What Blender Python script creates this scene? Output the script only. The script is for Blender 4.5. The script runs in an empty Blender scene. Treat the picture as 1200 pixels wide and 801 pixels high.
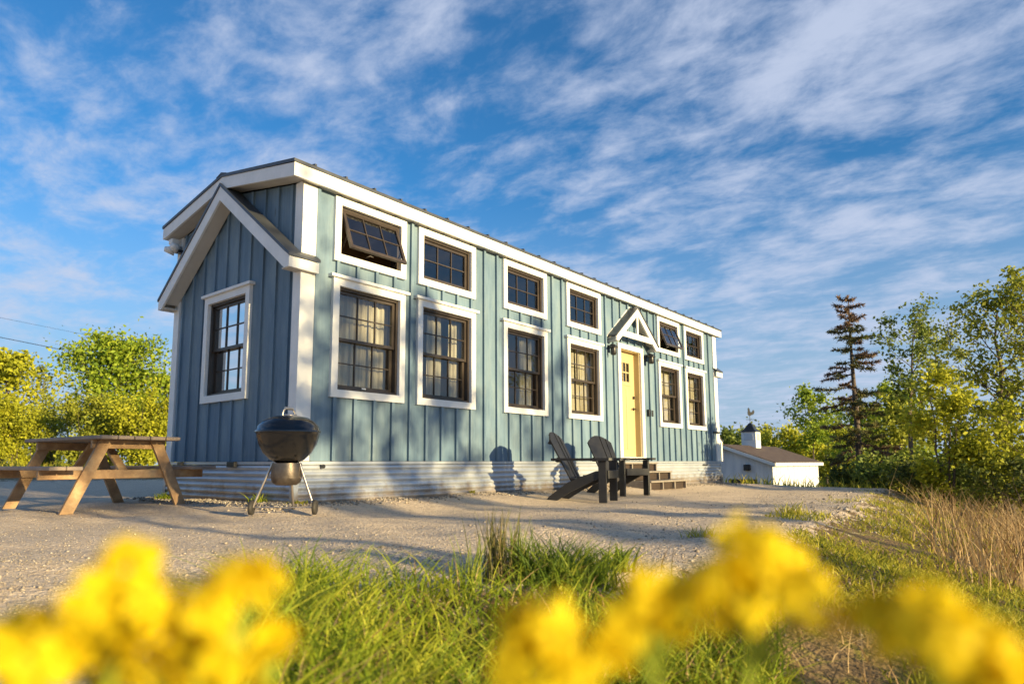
import bpy, bmesh, math, random
import numpy as np
from mathutils import Vector, Matrix
R = math.radians
random.seed(7)
scene = bpy.context.scene
col = scene.collection

# ------------------------------------------------------------------ camera numbers
CAM = np.array([-3.851, -5.899, 0.418])
YAW, PITCH, ROLL, FPX = 0.8767, 0.1247, -0.0028, 765.35
FW = np.array([math.sin(YAW)*math.cos(PITCH), math.cos(YAW)*math.cos(PITCH), math.sin(PITCH)])
RT0 = np.array([math.cos(YAW), -math.sin(YAW), 0.0]); UP0 = np.cross(RT0, FW)
RT = RT0*math.cos(ROLL)+UP0*math.sin(ROLL); UP = -RT0*math.sin(ROLL)+UP0*math.cos(ROLL)
def at(x, y, d):
    """a world point seen at photo pixel (x, y), d metres deep (used to read positions off the photo)"""
    return CAM + (FW + RT*(x-582.4)/FPX - UP*(y-445.9)/FPX)*d

# ------------------------------------------------------------------ helpers
class MB:
    """collects shapes, then links them as ONE mesh object"""
    def __init__(s): s.v = []; s.f = []; s.sm = []
    def add(s, vs, fs, smooth=False):
        b = len(s.v); s.v += [tuple(p) for p in vs]
        s.f += [tuple(i+b for i in f) for f in fs]; s.sm += [smooth]*len(fs); return s
    def box(s, a, b):
        (x0,y0,z0),(x1,y1,z1) = a, b
        x0,x1=min(x0,x1),max(x0,x1); y0,y1=min(y0,y1),max(y0,y1); z0,z1=min(z0,z1),max(z0,z1)
        return s.add([(x0,y0,z0),(x1,y0,z0),(x1,y1,z0),(x0,y1,z0),(x0,y0,z1),(x1,y0,z1),(x1,y1,z1),(x0,y1,z1)],
                     [(0,3,2,1),(4,5,6,7),(0,1,5,4),(1,2,6,5),(2,3,7,6),(3,0,4,7)])
    def bevbox(s, a, b, c=.006):
        bm = bmesh.new(); bmesh.ops.create_cube(bm, size=1)
        for v in bm.verts:
            v.co = Vector([(a[i]+b[i])/2 + v.co[i]*abs(b[i]-a[i]) for i in range(3)])
        bmesh.ops.bevel(bm, geom=bm.edges[:], offset=c, segments=2, profile=.5, affect='EDGES')
        return s.bm(bm)
    def bm(s, bm, M=None, smooth=False):
        if M is not None: bm.transform(M)
        bm.verts.index_update()
        s.add([v.co[:] for v in bm.verts], [[v.index for v in f.verts] for f in bm.faces], smooth); bm.free(); return s
    def bar(s, p, q, w, h, up=(0,0,1), c=.004):
        """a plank from p to q: w across, h along up"""
        p, q, up = Vector(p), Vector(q), Vector(up)
        d = (q-p); L = d.length; d.normalize(); x = d.cross(up).normalized(); z = x.cross(d).normalized()
        M = Matrix((x, d, z)).transposed().to_4x4(); M.translation = (p+q)/2
        bm = bmesh.new(); bmesh.ops.create_cube(bm, size=1)
        for v in bm.verts: v.co = Vector((v.co.x*w, v.co.y*L, v.co.z*h))
        if c: bmesh.ops.bevel(bm, geom=bm.edges[:], offset=min(c, w*.3, h*.3), segments=1, affect='EDGES')
        return s.bm(bm, M)
    def prism(s, poly, d, axis):
        """poly = 2D outline swept from d[0] to d[1] along axis (0: poly is (y,z); 1: poly is (x,z); 2: (x,y))"""
        n = len(poly); vs = []
        for t in d:
            for (a, b) in poly:
                vs.append({0:(t,a,b),1:(a,t,b),2:(a,b,t)}[axis])
        return s.add(vs, [tuple(range(n)), tuple(range(2*n-1, n-1, -1))] + [(i, i+n, (i+1)%n+n, (i+1)%n) for i in range(n)])
    def tube(s, pts, rs, n=8, cap=True, smooth=True):
        pts = [Vector(p) for p in pts]
        if not hasattr(rs, '__len__'): rs = [rs]*len(pts)
        rings = []; ref = None
        for i, p in enumerate(pts):
            d = (pts[min(i+1, len(pts)-1)]-pts[max(i-1, 0)]).normalized()
            if ref is None: ref = Vector((0,0,1)) if abs(d.z) < .9 else Vector((1,0,0))
            x = d.cross(ref).normalized(); y = d.cross(x); ref = x.cross(d)
            rings.append([p+(x*math.cos(2*math.pi*k/n)+y*math.sin(2*math.pi*k/n))*rs[i] for k in range(n)])
        vs = [v for r in rings for v in r]; fs = []
        for i in range(len(pts)-1):
            for k in range(n): fs.append((i*n+k, i*n+(k+1)%n, (i+1)*n+(k+1)%n, (i+1)*n+k))
        s.add(vs, fs, smooth)
        if cap:
            s.add(rings[0], [tuple(range(n))]); s.add(rings[-1], [tuple(range(n-1,-1,-1))])
        return s
    def lathe(s, prof, c=(0,0,0), n=40, smooth=True):
        vs = []; fs = []
        for (r, z) in prof:
            for k in range(n):
                a = 2*math.pi*k/n; vs.append((c[0]+r*math.cos(a), c[1]+r*math.sin(a), c[2]+z))
        for i in range(len(prof)-1):
            for k in range(n): fs.append((i*n+k, i*n+(k+1)%n, (i+1)*n+(k+1)%n, (i+1)*n+k))
        return s.add(vs, fs, smooth)
    def build(s, name, mat, parent=None, fix=True):
        me = bpy.data.meshes.new(name); me.from_pydata(s.v, [], s.f)
        me.polygons.foreach_set('use_smooth', s.sm)
        if fix:
            bm = bmesh.new(); bm.from_mesh(me); bmesh.ops.recalc_face_normals(bm, faces=bm.faces); bm.to_mesh(me); bm.free()
        me.update(); return link(name, me, mat, parent)
def link(name, me, mat, parent=None):
    o = bpy.data.objects.new(name, me); col.objects.link(o)
    if mat is not None: me.materials.append(mat)
    if parent is not None: o.parent = parent
    return o
def np_mesh(name, V, F, mat, parent=None, smooth=False):
    V = np.asarray(V, np.float32); F = np.asarray(F, np.int32); k = F.shape[1]
    me = bpy.data.meshes.new(name)
    me.vertices.add(len(V)); me.vertices.foreach_set('co', V.ravel())
    me.loops.add(F.size); me.loops.foreach_set('vertex_index', F.ravel())
    me.polygons.add(len(F)); me.polygons.foreach_set('loop_start', np.arange(0, F.size, k, dtype=np.int32))
    me.polygons.foreach_set('loop_total', np.full(len(F), k, np.int32))
    if smooth: me.polygons.foreach_set('use_smooth', np.ones(len(F), bool))
    me.update(calc_edges=True); return link(name, me, mat, parent)
def tag(o, label, cat, group=None):
    o['label'] = label; o['category'] = cat
    if group: o['group'] = group
    return o
def thing(name, label, cat, loc=(0,0,0), rz=0, group=None):
    o = bpy.data.objects.new(name, None); col.objects.link(o); o.empty_display_size = .2
    o.location = loc; o.rotation_euler = (0,0,rz); return tag(o, label, cat, group)
def dup(root, loc, rz, label):
    r = root.copy(); col.objects.link(r); r.location = loc; r.rotation_euler = (0,0,rz); r['label'] = label
    for ch in list(root.children):
        c = ch.copy(); col.objects.link(c); c.parent = r
        for g in list(ch.children):
            d = g.copy(); col.objects.link(d); d.parent = c
    return r
def structure(o): o['kind'] = 'structure'; return o
def stuff(o): o['kind'] = 'stuff'; return o

# ------------------------------------------------------------------ materials
def new_mat(name):
    m = bpy.data.materials.new(name); m.use_nodes = True; nt = m.node_tree; nt.nodes.clear()
    out = nt.nodes.new('ShaderNodeOutputMaterial'); return m, nt, out
def N(nt, t, **kw):
    n = nt.nodes.new(t)
    for k, v in kw.items():
        if hasattr(n, k): setattr(n, k, v)
        else: n.inputs[k.replace('_',' ')].default_value = v
    return n
def ramp(nt, fac, stops):
    r = nt.nodes.new('ShaderNodeValToRGB'); e = r.color_ramp.elements
    while len(e) < len(stops): e.new(.5)
    for i, (p, c) in enumerate(stops): e[i].position = p; e[i].color = (*c, 1) if len(c) == 3 else c
    nt.links.new(fac, r.inputs[0]); return r.outputs[0]
def coords(nt, scale=(1,1,1), rot=(0,0,0)):
    tc = nt.nodes.new('ShaderNodeTexCoord'); mp = nt.nodes.new('ShaderNodeMapping')
    mp.inputs['Scale'].default_value = scale; mp.inputs['Rotation'].default_value = rot
    nt.links.new(tc.outputs['Object'], mp.inputs[0]); return mp.outputs[0]
def noise(nt, vec, scale, detail=5, rough=.6, dist=0):
    n = nt.nodes.new('ShaderNodeTexNoise'); n.inputs['Scale'].default_value = scale; n.inputs['Detail'].default_value = detail
    n.inputs['Roughness'].default_value = rough; n.inputs['Distortion'].default_value = dist
    nt.links.new(vec, n.inputs['Vector']); return n.outputs['Fac']
def surf(name, c1, c2, scale=6, stretch=(1,1,1), rough=.6, bump=.1, bscale=None, metal=0, c3=None, spec=.5, coat=0):
    m, nt, out = new_mat(name); b = nt.nodes.new('ShaderNodeBsdfPrincipled')
    vec = coords(nt, stretch); f = noise(nt, vec, scale, 6, .65)
    st = [(.3, c1), (.7, c2)] if c3 is None else [(.28, c1), (.55, c2), (.72, c3)]
    nt.links.new(ramp(nt, f, st), b.inputs['Base Color'])
    b.inputs['Roughness'].default_value = rough; b.inputs['Metallic'].default_value = metal
    b.inputs['Specular IOR Level'].default_value = spec; b.inputs['Coat Weight'].default_value = coat
    f2 = noise(nt, vec, bscale or scale*4, 4, .6)
    mr = N(nt, 'ShaderNodeMapRange'); nt.links.new(f2, mr.inputs[0]); mr.inputs[3].default_value = max(0, rough-.12); mr.inputs[4].default_value = min(1, rough+.12)
    nt.links.new(mr.outputs[0], b.inputs['Roughness'])
    if bump:
        bp = N(nt, 'ShaderNodeBump'); bp.inputs['Strength'].default_value = bump; bp.inputs['Distance'].default_value = .02
        nt.links.new(f2, bp.inputs['Height']); nt.links.new(bp.outputs[0], b.inputs['Normal'])
    nt.links.new(b.outputs[0], out.inputs[0]); return m
def foliage(name, c1, c2, c3, trans=.35, rough=.6):
    m, nt, out = new_mat(name)
    g = nt.nodes.new('ShaderNodeNewGeometry'); vec = coords(nt); f = noise(nt, vec, 1.3, 3)
    ad = N(nt, 'ShaderNodeMath', operation='MULTIPLY_ADD'); nt.links.new(f, ad.inputs[0]); ad.inputs[1].default_value = .9
    mu = N(nt, 'ShaderNodeMath', operation='MULTIPLY_ADD'); nt.links.new(g.outputs['Random Per Island'], mu.inputs[0]); mu.inputs[1].default_value = .55; mu.inputs[2].default_value = -.22
    nt.links.new(mu.outputs[0], ad.inputs[2])
    c = ramp(nt, ad.outputs[0], [(.15, c1), (.45, c2), (.8, c3)])
    b = N(nt, 'ShaderNodeBsdfPrincipled'); nt.links.new(c, b.inputs['Base Color']); b.inputs['Roughness'].default_value = rough; b.inputs['Specular IOR Level'].default_value = .25
    t = N(nt, 'ShaderNodeBsdfTranslucent'); nt.links.new(c, t.inputs[0])
    mx = N(nt, 'ShaderNodeMixShader'); mx.inputs[0].default_value = trans
    nt.links.new(b.outputs[0], mx.inputs[1]); nt.links.new(t.outputs[0], mx.inputs[2]); nt.links.new(mx.outputs[0], out.inputs[0]); return m
def glass_mat(name, tint=(.9,.95,1), boost=1.7, base=.04):
    m, nt, out = new_mat(name)
    fr = N(nt, 'ShaderNodeFresnel'); fr.inputs[0].default_value = 1.5
    vec = coords(nt); f = noise(nt, vec, 2.0, 2)
    bp = N(nt, 'ShaderNodeBump'); bp.inputs['Strength'].default_value = .02; bp.inputs['Distance'].default_value = .05; nt.links.new(f, bp.inputs['Height'])
    ma = N(nt, 'ShaderNodeMath', operation='MULTIPLY_ADD'); nt.links.new(fr.outputs[0], ma.inputs[0]); ma.inputs[1].default_value = boost; ma.inputs[2].default_value = base; ma.use_clamp = True
    tr = N(nt, 'ShaderNodeBsdfTransparent'); tr.inputs[0].default_value = (*tint, 1)
    gl = N(nt, 'ShaderNodeBsdfGlossy'); gl.inputs['Roughness'].default_value = .015; nt.links.new(bp.outputs[0], gl.inputs['Normal'])
    mx = N(nt, 'ShaderNodeMixShader'); nt.links.new(ma.outputs[0], mx.inputs[0]); nt.links.new(tr.outputs[0], mx.inputs[1]); nt.links.new(gl.outputs[0], mx.inputs[2])
    nt.links.new(mx.outputs[0], out.inputs[0]); return m

M = {}
def siding_mat():
    m, nt, out = new_mat('siding_paint'); b = N(nt,'ShaderNodeBsdfPrincipled'); L = nt.links
    vec = coords(nt); v2 = coords(nt, (1,1,.35)); v3 = coords(nt, (1,1,.06))
    f = noise(nt, v2, 3.2, 7, .65); c = ramp(nt, f, [(.28,(.088,.152,.222)),(.5,(.136,.206,.272)),(.76,(.212,.28,.315))])
    sp = N(nt,'ShaderNodeSeparateXYZ'); L.new(vec, sp.inputs[0]); cb = N(nt,'ShaderNodeCombineXYZ')
    for i in (0,1):
        q = N(nt,'ShaderNodeMath',operation='MULTIPLY_ADD'); L.new(sp.outputs[i], q.inputs[0]); q.inputs[1].default_value = 1/.277; q.inputs[2].default_value = .39
        g = N(nt,'ShaderNodeMath',operation='FLOOR'); L.new(q.outputs[0], g.inputs[0]); L.new(g.outputs[0], cb.inputs[i])
    wn = N(nt,'ShaderNodeTexWhiteNoise'); L.new(cb.outputs[0], wn.inputs[0])
    streak = noise(nt, v3, 26, 5, .7)
    a1 = N(nt,'ShaderNodeMath',operation='MULTIPLY_ADD'); L.new(wn.outputs[0], a1.inputs[0]); a1.inputs[1].default_value = .20; a1.inputs[2].default_value = .60
    a2 = N(nt,'ShaderNodeMath',operation='MULTIPLY_ADD'); L.new(streak, a2.inputs[0]); a2.inputs[1].default_value = .62; L.new(a1.outputs[0], a2.inputs[2])
    mu = N(nt,'ShaderNodeMix',data_type='RGBA',blend_type='MULTIPLY'); mu.inputs[0].default_value = 1; L.new(c, mu.inputs[6]); L.new(a2.outputs[0], mu.inputs[7])
    kn = N(nt,'ShaderNodeTexVoronoi'); kn.inputs['Scale'].default_value = 2.3; L.new(v2, kn.inputs['Vector'])
    km = N(nt,'ShaderNodeMapRange'); L.new(kn.outputs['Distance'], km.inputs[0]); km.inputs[1].default_value = .025; km.inputs[2].default_value = .06; km.inputs[3].default_value = .55; km.inputs[4].default_value = 0
    k2 = N(nt,'ShaderNodeMix',data_type='RGBA'); L.new(km.outputs[0], k2.inputs[0]); L.new(mu.outputs[2], k2.inputs[6]); k2.inputs[7].default_value = (.07,.09,.10,1)
    L.new(k2.outputs[2], b.inputs['Base Color']); b.inputs['Roughness'].default_value = .62; b.inputs['Specular IOR Level'].default_value = .35
    bp = N(nt,'ShaderNodeBump'); bp.inputs['Strength'].default_value = .25; bp.inputs['Distance'].default_value = .01; L.new(streak, bp.inputs['Height']); L.new(bp.outputs[0], b.inputs['Normal'])
    L.new(b.outputs[0], out.inputs[0]); return m
M['siding'] = siding_mat()
M['white'] = surf('white_paint', (.70,.70,.68), (.82,.81,.79), 4, (1,1,1), .5, .05, 30)
M['metal_roof'] = surf('roof_metal', (.055,.06,.07), (.085,.09,.1), 5, (1,1,1), .42, .03, 20, metal=.3)
M['galv'] = surf('galvanised_sheet', (.42,.455,.50), (.56,.59,.63), 3, (.6,1,1), .36, .05, 14, metal=.42)
M['bronze'] = surf('bronze_frame', (.035,.026,.02), (.06,.045,.035), 8, rough=.4, bump=.02)
M['soffit'] = surf('soffit_board', (.52,.49,.44), (.62,.59,.54), 4, rough=.6, bump=.05)
M['door'] = surf('door_paint', (.44,.35,.18), (.50,.40,.21), 5, (1,1,.4), .4, .03, 20)
M['black'] = surf('black_metal', (.012,.012,.013), (.022,.022,.024), 12, rough=.35, bump=.02)
M['glass'] = glass_mat('window_glass')
def curtain_mat():
    m, nt, out = new_mat('curtain_cloth'); vec = coords(nt, (1,1,.15)); f = noise(nt, vec, 9, 4)
    c = ramp(nt, f, [(.3,(.50,.41,.27)),(.7,(.72,.63,.46))])
    d = N(nt,'ShaderNodeBsdfDiffuse'); t = N(nt,'ShaderNodeBsdfTranslucent'); mx = N(nt,'ShaderNodeMixShader'); mx.inputs[0].default_value = .3
    nt.links.new(c, d.inputs[0]); nt.links.new(c, t.inputs[0]); nt.links.new(d.outputs[0], mx.inputs[1]); nt.links.new(t.outputs[0], mx.inputs[2]); nt.links.new(mx.outputs[0], out.inputs[0]); return m
M['curtain'] = curtain_mat()
M['lining'] = surf('interior_wood', (.16,.10,.06), (.26,.17,.10), 5, (1,1,.3), .6, .05)
M['chair'] = surf('charcoal_plastic_wood', (.010,.010,.012), (.021,.0205,.022), 10, (1,.3,1), .5, .1, 40)
M['table'] = surf('weathered_pine', (.22,.125,.065), (.40,.25,.13), 7, (1,1,1), .7, .3, 34, c3=(.52,.36,.20))
M['tabletop'] = surf('grey_brown_planks', (.17,.14,.13), (.27,.21,.17), 5, (1,1,1), .65, .2, 34, c3=(.36,.27,.19))
M['enamel'] = surf('black_enamel', (.008,.008,.009), (.012,.012,.013), 8, rough=.18, bump=.01, coat=.5)
M['ash'] = surf('stained_ash_can', (.10,.08,.065), (.22,.185,.155), 9, rough=.42, bump=.08, metal=.85)
M['alu'] = surf('aluminium', (.42,.37,.33), (.58,.53,.48), 9, rough=.35, bump=.05, metal=.9)
M['rubber'] = surf('black_rubber', (.02,.018,.016), (.04,.035,.03), 20, rough=.7, bump=.1)
M['concrete'] = surf('concrete_block', (.36,.34,.31), (.52,.50,.46), 14, rough=.9, bump=.4, bscale=60)
M['darkwood'] = surf('dark_brown_board', (.022,.013,.009), (.045,.027,.018), 6, (1,1,1), .7, .2, 30)
M['stepgrey'] = surf('grey_step_board', (.17,.14,.12), (.28,.25,.21), 7, (1,1,1), .8, .25, 34)
M['deckwood'] = surf('brown_deck_wood', (.13,.08,.05), (.24,.15,.09), 6, (1,1,1), .7, .2, 30)
M['shedwhite'] = surf('weathered_white_boards', (.46,.50,.55), (.68,.69,.70), 2.2, (1,1,.22), .7, .2, 18, c3=(.78,.77,.75))
M['shingle'] = surf('brown_shingle', (.055,.035,.03), (.10,.07,.055), 3, (1,1,1), .85, .4, 22)
M['bark'] = surf('bark', (.06,.045,.035), (.13,.10,.08), 9, (1,1,.25), .9, .6, 22)
M['palebark'] = surf('pale_bark', (.16,.13,.10), (.30,.26,.21), 9, (1,1,.4), .85, .5, 20)
M['leaf_maple'] = foliage('maple_leaf', (.10,.17,.018), (.22,.31,.025), (.38,.44,.04))
M['leaf_yellow'] = foliage('yellow_spring_leaf', (.20,.22,.018), (.34,.36,.025), (.48,.47,.035))
M['leaf_olive'] = foliage('olive_leaf', (.12,.16,.022), (.24,.27,.03), (.38,.39,.05))
M['leaf_green'] = foliage('green_leaf', (.07,.11,.025), (.14,.19,.035), (.26,.31,.06))
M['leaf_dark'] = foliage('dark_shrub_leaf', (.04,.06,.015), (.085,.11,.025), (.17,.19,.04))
M['needle'] = foliage('spruce_needle', (.08,.10,.03), (.15,.155,.05), (.22,.18,.07), .15)
M['needle_brown'] = foliage('dead_needle', (.11,.075,.045), (.19,.12,.07), (.27,.17,.10), .15)
M['grass'] = foliage('grass_blade', (.10,.17,.014), (.25,.33,.025), (.46,.46,.05), .4)
M['tuftgrass'] = foliage('tuft_blade', (.08,.14,.02), (.18,.25,.03), (.36,.38,.05), .35)
M['rush'] = foliage('rush_blade', (.08,.09,.03), (.14,.14,.04), (.24,.17,.07), .3)
M['bankgrass'] = foliage('bank_moss_grass', (.15,.19,.02), (.33,.32,.03), (.50,.42,.06), .35)
M['straw'] = foliage('dry_straw', (.15,.085,.035), (.30,.19,.085), (.50,.36,.19), .25)
M['petal'] = foliage('mustard_petal', (.70,.50,.005), (.78,.60,.008), (.83,.68,.016), .4)
M['stem'] = foliage('mustard_stem', (.16,.22,.02), (.25,.32,.03), (.36,.40,.05), .2)

def splash(m):
    nt = m.node_tree; L = nt.links; b = next(n for n in nt.nodes if n.type == 'BSDF_PRINCIPLED'); src = b.inputs['Base Color'].links[0].from_socket
    v = coords(nt); sp = N(nt,'ShaderNodeSeparateXYZ'); L.new(v, sp.inputs[0]); f = noise(nt, coords(nt,(1,1,.4)), 7, 6, .7)
    a = N(nt,'ShaderNodeMath',operation='MULTIPLY_ADD'); L.new(f, a.inputs[0]); a.inputs[1].default_value = .5; a.inputs[2].default_value = -.14
    c = N(nt,'ShaderNodeMath',operation='SUBTRACT'); L.new(a.outputs[0], c.inputs[0]); L.new(sp.outputs[2], c.inputs[1])
    r = N(nt,'ShaderNodeMapRange'); L.new(c.outputs[0], r.inputs[0]); r.inputs[1].default_value = -.06; r.inputs[2].default_value = .08; r.inputs[3].default_value = 0; r.inputs[4].default_value = .75
    x = N(nt,'ShaderNodeMix',data_type='RGBA'); L.new(r.outputs[0], x.inputs[0]); L.new(src, x.inputs[6]); x.inputs[7].default_value = (.30,.22,.15,1); L.new(x.outputs[2], b.inputs['Base Color'])
splash(M['galv'])
def ground_mat():
    m, nt, out = new_mat('ground_gravel_and_soil'); b = N(nt, 'ShaderNodeBsdfPrincipled'); L = nt.links
    vec = coords(nt)
    vo = N(nt, 'ShaderNodeTexVoronoi'); vo.inputs['Scale'].default_value = 62; L.new(vec, vo.inputs['Vector'])
    vo2 = N(nt, 'ShaderNodeTexVoronoi'); vo2.inputs['Scale'].default_value = 23; L.new(vec, vo2.inputs['Vector'])
    big = noise(nt, vec, .9, 6, .65); mid = noise(nt, vec, 6, 6, .7); fine = noise(nt, vec, 45, 4, .7)
    hs = N(nt, 'ShaderNodeSeparateColor'); L.new(vo.outputs['Color'], hs.inputs[0])
    stone = ramp(nt, hs.outputs[0], [(.0,(.38,.29,.205)),(.35,(.58,.45,.33)),(.7,(.70,.56,.42)),(1,(.80,.68,.54))])
    sand = ramp(nt, mid, [(.3,(.46,.35,.25)),(.5,(.62,.49,.36)),(.7,(.74,.60,.45))])
    mx = N(nt, 'ShaderNodeMix', data_type='RGBA'); L.new(big, mx.inputs[0]); L.new(stone, mx.inputs[6]); L.new(sand, mx.inputs[7])
    soil = ramp(nt, mid, [(.25,(.10,.07,.04)),(.5,(.22,.15,.075)),(.62,(.22,.19,.04)),(.8,(.34,.28,.06))])
    a = N(nt, 'ShaderNodeAttribute', attribute_name='gravel')
    ma = N(nt, 'ShaderNodeMath', operation='MULTIPLY_ADD'); L.new(mid, ma.inputs[0]); ma.inputs[1].default_value = 2.2; ma.inputs[2].default_value = -1.1
    ad = N(nt, 'ShaderNodeMath', operation='ADD'); L.new(a.outputs['Fac'], ad.inputs[0]); L.new(ma.outputs[0], ad.inputs[1])
    st = N(nt, 'ShaderNodeMapRange'); L.new(ad.outputs[0], st.inputs[0]); st.inputs[1].default_value = .42; st.inputs[2].default_value = .6
    m2 = N(nt, 'ShaderNodeMix', data_type='RGBA'); L.new(st.outputs[0], m2.inputs[0]); L.new(soil, m2.inputs[6]); L.new(mx.outputs[2], m2.inputs[7])
    L.new(m2.outputs[2], b.inputs['Base Color']); b.inputs['Roughness'].default_value = .95; b.inputs['Specular IOR Level'].default_value = .2
    h1 = N(nt, 'ShaderNodeMath', operation='MULTIPLY_ADD'); L.new(vo.outputs['Distance'], h1.inputs[0]); h1.inputs[1].default_value = -.6; L.new(fine, h1.inputs[2])
    h2 = N(nt, 'ShaderNodeMath', operation='MULTIPLY_ADD'); L.new(vo2.outputs['Distance'], h2.inputs[0]); h2.inputs[1].default_value = -.6; L.new(h1.outputs[0], h2.inputs[2])
    bp = N(nt, 'ShaderNodeBump'); bp.inputs['Strength'].default_value = .75; bp.inputs['Distance'].default_value = .02
    L.new(h2.outputs[0], bp.inputs['Height']); L.new(bp.outputs[0], b.inputs['Normal']); L.new(b.outputs[0], out.inputs[0]); return m
M['ground'] = ground_mat()
M['pebble'] = None
def pebble_mat():
    m, nt, out = new_mat('loose_stone'); b = N(nt,'ShaderNodeBsdfPrincipled'); g = N(nt,'ShaderNodeNewGeometry')
    nt.links.new(ramp(nt, g.outputs['Random Per Island'], [(0,(.20,.165,.13)),(.4,(.31,.26,.205)),(.8,(.39,.33,.265)),(1,(.48,.43,.36))]), b.inputs['Base Color'])
    b.inputs['Roughness'].default_value = .9; nt.links.new(b.outputs[0], out.inputs[0]); return m
M['pebble'] = pebble_mat()

# ------------------------------------------------------------------ ground
GX = np.array([-60,-20,-8,-4.6,-3.7,-3.04,-2.3,-1.9,-.7,1.3,4,8.6,14,30,60]); GY = np.array([-14,-10,-8,-5.8,-5.1,-4.5,-3.8,-4.15,-4.6,-4.45,-4.3,-3.55,-3.0,-3,-3])
def sstep(a, b, x):
    t = np.clip((x-a)/(b-a), 0, 1); return t*t*(3-2*t)
_r = np.random.RandomState(3)
WV = [(_r.uniform(.6,4.5), _r.uniform(0,6.28), _r.uniform(0,6.28)) for _ in range(16)]
def gz(x, y):
    x = np.asarray(x, float); y = np.asarray(y, float)
    dx = np.maximum(np.maximum(-x, x-11.4), 0); dy = np.maximum(np.maximum(-y, y-2.9), 0); d = np.hypot(dx, dy)
    z = -.065 - .055*(1-sstep(.0,1.3,d))*0 + .06*(1-sstep(.05,1.2,d))
    z = z - .05*sstep(2,9,x)*sstep(-.1,1.6,-y+0*x) - .06*sstep(6,12,x)
    s = np.interp(x, GX, GY) - y
    sp = np.maximum(s, 0)
    z = z - 2.0*(1-np.exp(-sp*.15)) * (sp > 0)
    z = z - 1.75*sstep(13,25,x)*(1-.85*sstep(.5,6,s))
    z = z + .9*sstep(9,26,y)*(1-sstep(-2,8,x))*.5
    w = 0
    for (k, a, p) in WV: w = w + np.sin(k*(x*math.cos(a)+y*math.sin(a))*1.6+p)/k
    near = np.exp(-((x+1)**2+(y+3)**2)/200)
    return z + (w*.011 + .012*np.sin(9*x+2*y)*np.sin(7.3*y-1.7*x)*np.sin(1.3*x+.4*y)*sstep(.4,1.5,d))*near + .02*np.clip(s,0,1)*np.sin(5*x+1)*np.sin(4*y)*near
def axis(lo, hi, a, b, step):
    c = list(np.arange(a, b, step)); s = step; p = a
    while p > lo: s *= 1.18; p -= s; c.insert(0, p)
    s = step; p = c[-1]
    while p < hi: s *= 1.18; p += s; c.append(p)
    return np.array(c)
ax_, ay_ = axis(-420, 520, -6, 8, .07), axis(-420, 520, -7.5, 1.5, .07)
XX, YY = np.meshgrid(ax_, ay_); ZZ = gz(XX, YY)
nx, ny = len(ax_), len(ay_)
idx = np.arange(nx*ny).reshape(ny, nx)
F = np.stack([idx[:-1,:-1], idx[:-1,1:], idx[1:,1:], idx[1:,:-1]], -1).reshape(-1, 4)
ground = np_mesh('ground', np.stack([XX, YY, ZZ], -1).reshape(-1,3), F, M['ground'], smooth=True)
S = (YY - np.interp(XX, GX, GY))
mask = sstep(-.55, .35, S)*(1-sstep(11,17,YY)*sstep(-400,-3,-np.abs(XX)))*(1-sstep(13,17,XX))
att = ground.data.attributes.new('gravel', 'FLOAT', 'POINT'); att.data.foreach_set('value', mask.astype(np.float32).ravel())
structure(ground)

# loose stones on the gravel
def stones(name, pts, sizes, seed):
    r = np.random.RandomState(seed); n = len(pts)
    base = np.array([(1,0,0),(-1,0,0),(0,1,0),(0,-1,0),(0,0,1),(0,0,-1)], float)
    fs = np.array([(0,2,4),(2,1,4),(1,3,4),(3,0,4),(2,0,5),(1,2,5),(3,1,5),(0,3,5)])
    V = base[None]*(r.uniform(.6,1.3,(n,6,1)))*sizes[:,None,None]*np.array([1,1,.65])
    a = r.uniform(0,6.28,n); c, s = np.cos(a), np.sin(a)
    x = V[...,0]*c[:,None]-V[...,1]*s[:,None]; y = V[...,0]*s[:,None]+V[...,1]*c[:,None]
    V = np.stack([x,y,V[...,2]],-1)+pts[:,None]
    F = fs[None]+(np.arange(n)*6)[:,None,None]
    return np_mesh(name, V.reshape(-1,3), F.reshape(-1,3), M['pebble'])
rs = np.random.RandomState(11)
P = []; SZ = []
n = 26000
d = rs.uniform(.9, 1, n)*0 + 1.1*np.exp(rs.uniform(0, 1.95, n)); u = rs.uniform(-.8, .62, n)
px = CAM[0]+d*(FW[0]+RT[0]*u); py = CAM[1]+d*(FW[1]+RT[1]*u)
ok = (py > np.interp(px, GX, GY)-.25+rs.normal(0,.25,n)) & ~((px>-.05)&(px<11.5)&(py>-.05)&(py<2.95))
px, py, d = px[ok], py[ok], d[ok]
sz = rs.lognormal(-5.65, .40, len(px))
P.append(np.stack([px,py,gz(px,py)+sz*.25],-1)); SZ.append(sz)
n = 22000; d = .95*np.exp(rs.uniform(0,1.35,n)); u = rs.uniform(-.82,.5,n); px = CAM[0]+d*(FW[0]+RT[0]*u); py = CAM[1]+d*(FW[1]+RT[1]*u)
ok = (py > np.interp(px, GX, GY)-.1); px, py = px[ok], py[ok]; sz = rs.lognormal(-5.75,.45,len(px)); P.append(np.stack([px,py,gz(px,py)+sz*.2],-1)); SZ.append(sz)
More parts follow.
